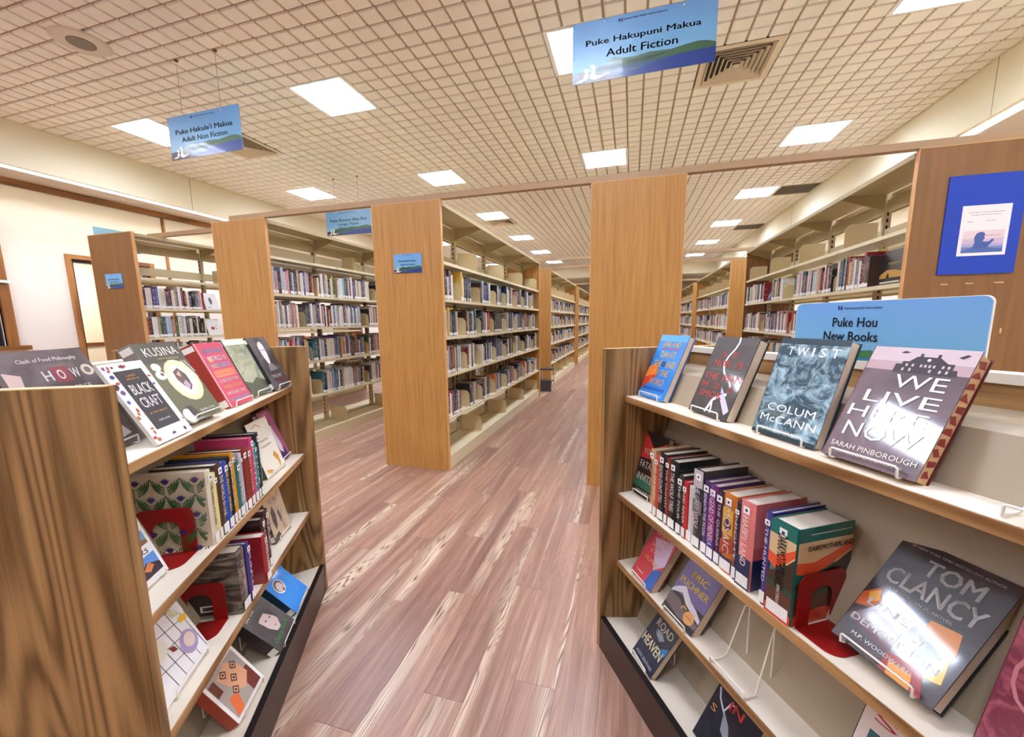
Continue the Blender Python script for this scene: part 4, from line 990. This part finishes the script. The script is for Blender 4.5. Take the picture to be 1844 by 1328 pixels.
dbook(FL, 1.0, .095, zl, .150, .235, .028, 23, 'black and white portrait book, far end of left case top shelf', cover_mat('3c3a3c', '6a686a', 10, (.4, .7), .6), mat('2a2a2c', .4),
      [('THE LAST', .5, .24, .6, .06, 'e6e2e0'), ('SECRET', .62, .15, .5, .05, 'c0272c')], [('p', 'e6e4e2', poly((.42, .92), (.56, .95), (.66, .84), (.64, .66), (.56, .5), (.44, .46), (.36, .6), (.34, .8))), ('p', '2c2b2d', poly((.36, .98), (.6, 1), (.68, .9), (.5, .92), (.38, .86))), ('r', '2c2b2d', (.4, .74, .46, .76)), ('r', '2c2b2d', (.54, .74, .6, .76)), ('p', '8a8886', poly((.34, .46), (.6, .48), (.8, .36), (.3, .34)))])
# -- left case, second shelf
zb = .7059+.0005
dbook(FL, .096, .108, zb+.004, .155, .24, .012, 20, 'white travel paperback with two landscape photos beside the near oak panel', mat('eeece8', .35, .5), mat('dedad4', .4),
      [('BIKING', .62, .56, .6, .055, '23262c'), ('PARKS', .66, .30, .4, .05, '23262c')], [('r', '7ea6cc', (.36, .36, .94, .50)), ('p', '8a6a4a', poly((.36, .36), (.94, .36), (.94, .40), (.7, .43), (.5, .38))), ('r', '5f8fd0', (.36, .06, .94, .26)), ('p', '3a2f3a', poly((.36, .06), (.94, .06), (.94, .14), (.7, .2), (.5, .12))), ('p', 'd07a4a', poly((.6, .14), (.74, .2), (.82, .14), (.7, .1)))], soft=True, label_spine=False)
# cream book with tulips
tul = [('r', 'dccdb4', (0, 0, 1, 1))]
def cl(P): return [(min(max(px, .0), 1.), min(max(py, .0), 1.)) for px, py in P]
for r_ in range(5):
    for c_ in range(-1, 4):
        cx = .16 + c_*.36 + (.18 if r_ % 2 else 0); cy = .93 - r_*.215
        if not (-.1 < cx < 1.1): continue
        for s_ in (-1, 1):
            for kk, (rx, ty) in enumerate(((.17, .03), (.145, .01), (.115, -.01), (.08, -.03))):
                y0_ = cy-.19+.03*kk; pt = [(cx+s_*(.004+rx*math.sin(a_)), y0_+(cy+ty-y0_)*(1-math.cos(a_))*1.15) for a_ in (.1, .5, .85, 1.15, 1.4)]
                for k_ in range(4):
                    if 0 <= pt[k_][0] <= 1 and 0 <= pt[k_+1][0] <= 1 and pt[k_+1][1] < 1 and pt[k_][1] > 0: tul.append(('l', '3b6434', ([pt[k_], pt[k_+1]], (.003, .0044, .0044, .0028)[k_])))
        fl_ = [(cx+.72*a_, cy+.72*b_) for a_, b_ in ((-.085, 0), (-.05, -.045), (-.02, -.075), (.02, -.075), (.05, -.045), (.085, 0), (.045, -.012), (.035, .03), (.014, 0), (0, .04), (-.014, 0), (-.035, .03), (-.045, -.012))]
        if all(0 <= a_ <= 1 and 0 <= b_ <= 1 for a_, b_ in fl_):
            for k_ in range(len(fl_)): tul.append(('p', '47307c' if k_ % 2 else '3a2468', ((cx, cy-.03), fl_[k_], fl_[(k_+1) % len(fl_)])))
ubook(FL, .352, .052, zb, .024, .213, .195, 'cream cookbook patterned with purple tulips, behind the upper red bookend', 'e6dcc4', 'THE HERBAL KITCHEN', '3a3430', art=tul, side='L', th=.4)
L2 = [(.379, .018, .196, 'e8df9c', 'pale yellow slim spine right of the tulip cookbook', '', '5a4a2c'), (.400, .034, .212, '4a342c', 'brown spine with cream capitals on left case second shelf', 'THE WORLD IN ONE', 'efe6d6'),
      (.4375, .028, .206, '2f4fb4', 'royal blue spine on left case second shelf', 'BE READY WHEN', 'e8d46a'), (.468, .018, .212, '20222c', 'narrow black spine between the blue and orange books', 'KALEB', 'e0dcd4'), (.489, .018, .217, 'e0a02c', 'orange-yellow topped spine beside the teal book', '', 'ffffff'),
      (.510, .030, .182, '24706c', 'short teal spine on left case second shelf', 'THIS IS YOUR', 'e6f0ec'), (.543, .014, .2, 'c6c6d0', 'thin silver-grey spine beside the short teal book', '', '333333'), (.560, .030, .204, '7c1a1f', 'dark crimson spine left of the reddish brown one', '', 'e8d0b8'),
      (.593, .026, .200, '96382e', 'reddish brown spine left of the pink book', 'ON BOARD', 'e8c8a0'), (.622, .026, .226, 'd0467c', 'bright pink tall spine on left case second shelf', 'EARTH', 'f8dcc0'), (.651, .016, .2, '4a9aa4', 'turquoise slim spine right of the pink book', 'TIDE', 'e6f4f4'), (.670, .028, .228, '1e2c30', 'tall black-green spine, last upright on left case second shelf', 'UNSTUCK', '9ac8cc')]
for x_, t_, h_, c_, lb, ti, tc in L2: ubook(FL, x_, .052, zb, t_, h_, .16, lb, c_, ti, tc)
red_bookend(FL, .335, .085, .7059, 'dark red metal bookend in front of the tulip cookbook', w_=.135, h_=.125)
dbook(FL, .82, .085, zb+.004, .165, .225, .012, 18, 'cream book with orange swirls behind the pink book, left case second shelf', mat('f0ead8', .35, .5), mat('4c4640', .4), [('TIME OF THE', .5, .62, .4, .04, 'c9a88a'), ('FLYING SNAKES', .5, .52, .5, .04, 'c9a88a')],
      [('p', 'dca040', poly((.62, .3), (.74, .36), (.86, .24), (.84, .1), (.72, .02), (.76, .14))), ('l', 'd8a860', ([(.2, .9), (.4, .94), (.6, .86)], .004)), ('p', 'dca040', poly((.1, .14), (.3, .1), (.44, .04), (.3, .03), (.12, .08)))], soft=True, label_spine=False)
dbook(FL, 1.0, .095, zb+.004, .13, .235, .022, 20, 'pink book with a dressed figure, at far oak panel of left case second shelf', mat('b8688c', .35, .5), mat('6a2c50', .4), [], [('p', '3a2430', poly((.42, .86), (.5, .88), (.62, .6), (.66, .4), (.5, .44), (.42, .62))), ('e', 'e8d4cc', (.47, .83, .04, .03)), ('p', 'ece4e6', poly((.46, .7), (.56, .7), (.7, .3), (.6, .1), (.44, .1), (.4, .36))), ('p', '3d2f6a', poly((.3, 0), (.42, .2), (.6, .12), (.8, .22), (.86, 0))), ('r', 'caa0b4', (.3, .92, .7, .95))])
# -- left case, third shelf
zc = .4182
grid = [('l', '23264a', ([(0, .12+.15*k), (.84, .02+.15*k)], .0016)) for k in range(1, 7)] + [('l', '23264a', ([(.12+.17*k, .04), (.02+.17*k, .97)], .0016)) for k in range(1, 6)]
dbook(FL, .14, .085, zc+.0045, .19, .255, .018, 24, 'white cookbook with a blue grid, plates and a leek on left case third shelf', mat('ece9e6', .4, .4), mat('d9d4ce', .4), [], grid + [('e', 'b9a9a4', (.2, .74, .17, .12)), ('e', 'dccfc0', (.2, .74, .12, .085)), ('e', 'e8e8e8', (.5, .76, .08, .05)), ('e', 'a99ac0', (.78, .24, .16, .12)), ('e', 'e4cfc0', (.80, .25, .10, .075)), ('e', 'e6e0cc', (.36, .42, .13, .09)), ('p', '3c6a34', poly((.66, .95), (.7, .96), (.74, .74), (.84, .6), (.8, .58), (.68, .72))), ('p', 'd2cf9c', poly((.74, .7), (.84, .6), (.9, .52), (.8, .54))), ('p', 'e0b02c', poly((.84, .5), (.99, .48), (.97, .42), (.84, .44))), ('p', '8c2f2c', poly((.48, .36), (.56, .34), (.58, .28), (.5, .3))), ('r', 'f2f0ee', (.9, .52, 1, .98))], label_spine=False)
ubook(FL, .455, .05, zc+.0005, .05, .205, .165, 'grey-brown plastic-wrapped book behind the lower red bookend', '5a524a', '', cm=cover_mat('3c352f', '8a8072', 30, (.45, .6), .9, (1, .2, 1)), sticker=False,
      art=[('r', '2a2320', (.05, .05, .62, .5)), ('r', 'efece6', (.3, .10, .56, .2)), ('r', '3a3430', (.34, .12, .52, .18))], side='L')
ubook(FL, .508, .048, zc+.0005, .022, .2, .165, 'slim purple spine with silver letters on left case third shelf', '47388a', 'PURPLE', 'd6cfe8', th=.6)
ubook(FL, .60, .036, zc+.0005, .040, .172, .15, 'bright red book with white speckled spine on left case third shelf', 'a3272a', 'CHINESE COOKING', 'f0e4dc', side='L', art=[('r', 'a3272a', (0, 0, 1, 1)), ('r', 'efe6d8', (.06, .03, .2, .1))] + [('r', 'b8443c', (.1, .2+.14*k, .74, .215+.14*k)) for k in range(5)])
ubook(FL, .662, .06, zc+.0005, .03, .205, .16, 'dark maroon book behind the bright red one', '3a1c22', 'HISTORY', 'e6d8cc'); ubook(FL, .695, .06, zc+.0005, .034, .22, .16, 'black and maroon striped spine beyond the bright red book', '4c2028', 'SALT', 'e6d8cc', spine=[('r', '17151a', (0, .6, 1, .8))])
red_bookend(FL, .44, .088, zc, 'dark red metal bookend on left case third shelf', w_=.14, h_=.125)
dbook(FL, .845, .08, zc+.0045, .15, .2, .02, 17, 'tan picture book with dark ink figures on left case third shelf', cover_mat('cbb598', '8f7a66', 16, (.45, .7), .4), mat('6a5c4c', .4), [], [('p', '4a4440', poly((.2, .6), (.34, .72), (.42, .5), (.36, .3), (.24, .2), (.18, .4))), ('p', '5a5450', poly((.5, .5), (.62, .56), (.66, .36), (.56, .26))), ('p', '3a332e', poly((.0, .1), (.3, .16), (.4, .0), (0, 0)))])
# -- left case, bottom shelf
zd = .140
dbook(FL, .385, .055, zd, .165, .19, .034, 40, 'white-bordered cookbook with orange patterned textile photo, nearest on bottom shelf', mat('efece6', .35, .5), mat('a8402c', .4), [],
      [('r', '5c4038', (.0, .84, .98, .97)), ('r', '8e3c28', (.3, .84, .55, .97)), ('r', '3a2c28', (.62, .84, .8, .97)), ('r', 'a89c94', (.07, .05, .93, .80)), ('r', '74322a', (.66, .05, .93, .42)), ('p', 'd9a27c', poly((.28, .7), (.62, .78), (.8, .6), (.84, .34), (.6, .2), (.46, .3), (.36, .5))), ('p', 'e0703c', poly((.1, .06), (.3, .06), (.42, .3), (.2, .36))), ('p', '6a3a2c', poly((.08, .5), (.24, .5), (.24, .74), (.08, .74)))]
      + [z_ for (cx, cy) in ((.56, .48), (.42, .34), (.72, .62), (.44, .66)) for z_ in (('p', '2c1e22', poly((cx-.09, cy), (cx, cy-.08), (cx+.09, cy), (cx, cy+.08))), ('p', 'd9a27c', poly((cx-.06, cy), (cx, cy-.055), (cx+.06, cy), (cx, cy+.055))), ('p', '2c1e22', poly((cx-.03, cy), (cx, cy-.025), (cx+.03, cy), (cx, cy+.025))))], label_spine=False)
dbook(FL, .632, .038, zd, .162, .19, .036, 45, 'grey portrait book with green lettering in the middle of the bottom shelf', cover_mat('3f3a3a', '5c5452', 9, (.4, .7), .5), mat('2f2a2a', .4),
      [('Slow Gods', .3, .86, .4, .06, 'f0ece8'), ('Claire', .3, .16, .36, .07, '4fc46a'), ('North', .72, .18, .3, .07, '4fc46a')], [('p', 'cdb8b0', poly((.3, .66), (.44, .72), (.62, .7), (.74, .56), (.74, .36), (.6, .22), (.44, .24), (.34, .4))), ('p', '2c2628', poly((.26, .64), (.4, .78), (.66, .78), (.8, .6), (.78, .3), (.72, .46), (.6, .66), (.4, .66))), ('r', '3a2c2c', (.42, .52, .5, .545)), ('r', '3a2c2c', (.58, .5, .66, .525)), ('p', '8c4a48', poly((.5, .34), (.58, .35), (.54, .31)))], pages='b9aea2')
dbook(FL, .833, .038, zd, .165, .19, .036, 43, 'sky blue book with an oval picture, far end of the bottom shelf', mat('2a8ae0', .35, .5), mat('163a52', .4), [],
      [('e', 'f0ece4', (.36, .62, .2, .17)), ('e', '5a4a38', (.36, .63, .17, .145)), ('e', 'd9c8bc', (.36, .60, .13, .12)), ('p', '7a3a38', poly((.34, .5), (.42, .56), (.44, .48), (.38, .46))), ('l', '4fa6ee', ([(.62+.2*math.cos(t_), .5+.3*math.sin(t_)) for t_ in [-1.4+k*.35 for k in range(9)]], .003))])

# ------------------------------------------------------------------ signs
SKY = None
def sign_mat():
    m, N, L, b = base_mat('sign_sky_print'); co = coord(N, 'UV'); sx = N.new('ShaderNodeSeparateXYZ'); L.new(co, sx.inputs[0])
    L.new(ramp(N, L, sx.outputs[1], [(0, '7fb6d0'), (.45, '74aed6'), (1, '6fa6de')]), b.inputs['Base Color']); b.inputs['Roughness'].default_value = .3; return m
SKY = sign_mat()
def hills(W, H_, low=0):
    A = [('p', '2b5277', poly((.10, .0), (1, .0), (1, .30), (.55, .24), (.2, .16))), ('p', '233f8a', poly((.35, 0), (1, 0), (1, .23), (.75, .21), (.55, .13))), ('p', '3a5a86', poly((.22, .06), (.5, .10), (.4, .15), (.2, .12))),
         ('p', '40664a', poly((.16, .24), (.22, .27), (.28, .30), (.31, .345), (.36, .31), (.46, .30), (.56, .33), (.6, .325), (.7, .31), (.80, .34), (.88, .36), (.94, .345), (1, .30), (1, .24), (.8, .22), (.6, .20), (.3, .16))),
         ('p', '30503e', poly((.12, .14), (.18, .21), (.26, .25), (.40, .26), (.56, .27), (.7, .28), (.55, .2), (.36, .17), (.2, .10))),
         ('p', '43363a', poly((0, 0), (0, .17), (.05, .19), (.14, .17), (.24, .10), (.36, .03), (.4, 0))),
         ('p', 'f4efe8', poly((.02, .035), (.07, .025), (.115, .06), (.125, .11), (.115, .15), (.125, .19), (.115, .235), (.095, .24), (.088, .21), (.10, .17), (.09, .12), (.085, .075), (.05, .055))),
         ('p', 'f4efe8', poly((.135, .06), (.17, .03), (.22, .06), (.28, .12), (.21, .09), (.18, .10), (.17, .14), (.175, .21), (.165, .28), (.14, .29), (.135, .25), (.15, .24), (.15, .18), (.135, .12)))]
    return A
def sign(name, lab, mw, W, H_, l1, l2, th, wires=None, cat='sign', grp='blue library section signs', logo=True, w1=.78, w2=.5, y1=.63, y2=.44, art=True, cx=.5):
    r = thing(name, lab, cat, mw, grp)
    bx = MB(); bx.box(0, W, 0, .005, 0, H_); o = bx.build('board', mat('7da6bd', .35), r, fix=False)
    q = MB(); q.poly([(.0, -.0003, .0), (W, -.0003, 0), (W, -.0003, H_), (0, -.0003, H_)]); me = q.mesh('sky_print', SKY, fix=False)
    uv = me.uv_layers.new(name='UVMap'); uv.data.foreach_set('uv', [0, 0, 1, 0, 1, 1, 0, 1]); link('sky_print', me, r)
    if art: put_art(r, 'landscape_print', lambda u, v, o: (u, -.0004-o, v), W, H_, hills(W, H_), .35, .2)
    ink = mat('1d2330', .5)
    f = lambda u, v, o: (u, -.0004-o, v)
    put_text(r, 'lettering', l1, f, W*cx, H_*y1, W*w1, H_*th, ink); put_text(r, 'lettering', l2, f, W*cx, H_*y2, W*w2, H_*th, ink)
    if logo:
        put_text(r, 'lettering', 'Hawaii State Public Library System', f, W*(cx+.02), H_*.92, W*.3, H_*.035, mat('1f2f6a', .5))
        put_art(r, 'logo', lambda u, v, o: (u, -.0006-o, v), W, H_, [('r', '1f2f6a', (cx-.165, .895, cx-.155, .945)), ('r', '1f2f6a', (cx-.148, .895, cx-.138, .945)), ('r', '1f2f6a', (cx-.165, .913, cx-.138, .927))])
    if wires:
        for wx in wires:
            q = MB(); q.tube([(wx, .0025, H_-.02), (wx, .0025, H_+.02), (wx, .0025, CE-mw.translation.z)], .0013, 5); q.build('hanging_wire', mat('8f8f90', .3, 0, 1), r)
            q = MB(); q.tube([(wx, -.004, H_-.02), (wx, .009, H_-.02)], .006, 8); q.build('eyelet', mat('dfe4e8', .3), r)
            box('ceiling_clip', (wx-.012, wx+.012, -.01, .015, CE-mw.translation.z-.012, CE-mw.translation.z), mat('6a5348', .5), r)
    return r
sign('hanging_sign', 'large hanging blue sign over the aisle reading Adult Fiction', T((-.415, 2.86, 2.818)), .845, .352, 'Puke Hakupuni Makua', 'Adult Fiction', .125, (.2, .66), w1=.80, w2=.50)
sign('hanging_sign', 'hanging blue sign at left reading Adult Non Fiction', T((-4.097, 2.92, 2.80)), .838, .36, "Puke Hakule'i Makua", 'Adult Non Fiction', .12, (.19, .64), w1=.80, w2=.64)
sign('hanging_sign', 'hanging blue sign between oak end panels reading Large Type', T((-4.88, 5.8, 2.73)), .85, .37, 'Puke Kinona Hua Nui', 'Large Type', .12, (.19, .64), w1=.82, w2=.46)
sign('wall_sign', 'small blue plaque on the centre oak end panel', T((-1.95, D-.006, 1.72)), .262, .155, "Puke Hakule'i Makua", 'Adult Non Fiction', .09, w1=.64, w2=.52, logo=True)
sign('wall_sign', 'small blue plaque on the leftmost brown end panel', T((-5.557, D-.006, 1.707)), .262, .157, "Puke Hakule'i Makua", 'Adult Non Fiction', .09, w1=.64, w2=.52, logo=True)
sign('shelf_sign', 'blue sign edge-on atop the leftmost bookcase', T((-5.772, 3.60, 2.165)) @ Rz(-math.pi/2) , .43, .235, 'Puke Kamali', 'Periodicals', .12, w1=.6, w2=.5, logo=False)
bpy.context.view_layer.update()
# new books sign standing on the right case, rounded corners
Wn, Hn, rn_ = .392, .200, .014
nb = thing('shelf_sign', 'pale blue New Books sign standing on top of the right display case', 'sign', FR @ T((.441, .362, 1.1985)), 'blue library section signs')
cor = lambda cx, cy, a0: [(cx+rn_*math.cos(a0+math.pi/2*k/5), cy+rn_*math.sin(a0+math.pi/2*k/5)) for k in range(6)]
Hn = .149
P = [(0, 0), (Wn, 0)] + cor(Wn-rn_, Hn-rn_, 0) + cor(rn_, Hn-rn_, math.pi/2)
q = MB(); q.prism(P, 1, 0, .004); q.build('board', M['white'], nb)
q = MB(); q.poly([(x_*.992+.0015, -.0004, z_*.988+.0006) for x_, z_ in P]); me = q.mesh('sky_print', SKY, fix=False)
uv = me.uv_layers.new(name='UVMap'); uv.data.foreach_set('uv', [c for x_, z_ in P for c in (x_/Wn, z_/Hn)]); link('sky_print', me, nb)
fN = lambda u, v, o: (u, -.0005-o, v)
put_art(nb, 'landscape_print', fN, Wn, Hn, [('p', '3f7a48', poly((.18, .16), (.26, .26), (.31, .28), (.36, .23), (.42, .20), (.5, .22), (.56, .15), (.6, .1), (.5, 0), (.2, 0))), ('p', '2f6a88', poly((.3, 0), (1, 0), (1, .12), (.6, .13), (.4, .08))), ('p', '2e5c3c', poly((.2, .1), (.3, .2), (.36, .14), (.42, .12), (.4, 0), (.2, 0))), ('e', 'f4f2ee', (.09, .27, .016, .028))], .35, .2)
put_text(nb, 'lettering', 'Puke Hou', fN, Wn*.39, Hn*.66, Wn*.26, Hn*.155, mat('1a2034', .5)); put_text(nb, 'lettering', 'New Books', fN, Wn*.37, Hn*.43, Wn*.32, Hn*.155, mat('1a2034', .5))
put_text(nb, 'lettering', 'Hawaii State Public Library System', fN, Wn*.43, Hn*.885, Wn*.21, Hn*.045, mat('1f2f6a', .5))
put_art(nb, 'logo', lambda u, v, o: (u, -.0006-o, v), Wn, Hn, [('r', '1f2f6a', (.285, .86, .293, .93)), ('r', '1f2f6a', (.303, .86, .311, .93)), ('p', '1f2f6a', poly((.293, .91), (.293, .93), (.303, .88), (.303, .86)))])

# blue poster board on the right-hand end panel
pb = thing('poster_board', 'royal blue poster board on the right end panel', 'board', T((1.757, D-.008, 1.553)))
box('board', (0, .353, 0, .007, 0, .556), mat('173fae', .7), pb)
fl = thing('flyer', 'white flyer with a seated silhouette pinned on the blue board', 'flyer', T((1.834, D-.0105, 1.657)) @ Rx(0))
q = MB(); q.box(0, .222, 0, .0012, 0, .282); q.build('paper', mat('f0ecec', .6), fl, fix=False)
put_art(fl, 'picture_print', lambda u, v, o: (u, -o, v), .222, .282, [('r', 'e3cfd4', (.08, .06, .93, .5)), ('r', 'cdb9cc', (.08, .06, .93, .34)), ('r', 'b0a8cc', (.08, .06, .93, .24)), ('r', '6f86b6', (.08, .06, .93, .18)), ('p', '4a66a4', poly((.08, .06), (.93, .06), (.93, .12), (.6, .16), (.3, .17), (.08, .1))), ('p', '3f5a9c', poly((.3, .14), (.34, .26), (.32, .36), (.36, .44), (.46, .46), (.52, .42), (.54, .34), (.5, .28), (.62, .27), (.7, .33), (.74, .3), (.66, .22), (.6, .14))), ('e', '3f5a9c', (.45, .41, .09, .06))], .6, 0)
for tx, xx, yy, ww, hh in (("You're invited to the library reading program", .5, .86, .74, .022), ('all ages welcome this season', .5, .81, .6, .02), ('Join us', .2, .68, .12, .03), ('every week', .6, .69, .2, .02), ('read  listen  share', .7, .40, .3, .022)):
    put_text(fl, 'lettering', tx, lambda u, v, o: (u, -o, v), .222*xx, .282*yy, .222*ww, .282*hh, mat('5a4a66', .6), 0, .0006)
for x_, z_, w_, h_, lb in ((1.785, 1.494, .036, .006, 'left short tape scrap under the blue poster board'), (1.903, 1.496, .036, .006, 'middle short tape scrap under the blue poster board'), (2.035, 1.497, .044, .007, 'right short tape scrap under the blue poster board'), (2.096, 1.205, .008, .03, 'upright tape scrap low on the right end panel')):
    tag(box('tape_scrap', (x_, x_+w_, D-.0016, D-.0002, z_, z_+h_), mat('d9b48c', .5)), lb, 'tape', 'tape scraps on the right end panel')

# kick stool at the end of the centre range
ks = thing('step_stool', 'dark two-step stool with pale side frames at the far end of the centre bookcase', 'stool', T((-1.64, 7.30, 0)))
dkm = mat('3a3636', .6)
for x_ in (0, .225):
    q = MB(); q.tube([(x_+.012, .02, 0), (x_+.012, .06, .385), (x_+.012, .26, .385), (x_+.012, .30, 0)], .012, 8); q.build('side_frame', mat('cdb899', .45), ks)
box('seat', (.0, .25, .05, .27, .385, .41), dkm, ks); box('step', (.0, .25, -.07, .16, .17, .195), dkm, ks); box('toe_board', (0, .25, -.07, -.055, .0, .17), mat('4a4544', .6), ks)

# books shown cover-out on the tall ranges
fa = face_frame('A', 1, D+EP)
dbook(fa, .70, .03, LV['A'][1]+.003, .17, .215, .01, 17, 'white picture book with a dark figure shown on leftmost bookcase second shelf', mat('efece8', .4, .4), mat('d8d4d0', .4), [], [('p', '3a3440', poly((.4, .7), (.55, .74), (.62, .56), (.55, .34), (.45, .3), (.38, .5))), ('r', '6a6470', (.2, .12, .4, .16))], label_spine=False, grp='white books shown cover outward on the leftmost bookcase')
dbook(fa, .70, .03, LV['A'][2]+.003, .17, .215, .01, 17, 'white picture book with a red flower shown on leftmost bookcase third shelf', mat('f0ebe6', .4, .4), mat('d8d4d0', .4), [], [('e', 'b83a48', (.42, .42, .13, .1)), ('l', '2c2a30', ([(.5, .4), (.78, .6)], .004)), ('p', '2c2a30', poly((.6, .42), (.72, .4), (.66, .34)))], label_spine=False, grp='white books shown cover outward on the leftmost bookcase')
fe_ = face_frame('E', -1, D+EP)
dbook(fe_, 3.27, .05, LV['E'][1]+.003, .27, .235, .03, 8, 'black novel with a golden skyline shown at the near end of right bookcase', cover_mat('17181c', '2c2d30', 8, (.4, .7), .8), mat('141416', .4), [('MIDNIGHT', .5, .62, .5, .06, 'b8a06a')], [('p', 'b98a3c', poly((.02, .32), (.3, .44), (.6, .42), (.98, .34), (.98, .2), (.02, .2))), ('p', '17181c', poly((.02, .2), (.3, .2), (.34, .36), (.4, .3), (.44, .2), (1, .2), (1, .14), (.02, .14))), ('r', 'd9c9a8', (.1, .05, .9, .1))], label_spine=False)
dbook(fe_, .86, .05, LV['E'][1]+.003, .24, .235, .03, 8, 'slate blue novel with a tilted pale panel shown on right bookcase', cover_mat('2c3a4c', '485c70', 8, (.4, .7), .6), mat('1f2a38', .4), [], [('p', '8fa8c0', poly((.06, .1), (.7, .3), (.96, .62), (.9, .7), (.3, .46), (.04, .3)))], label_spine=False)
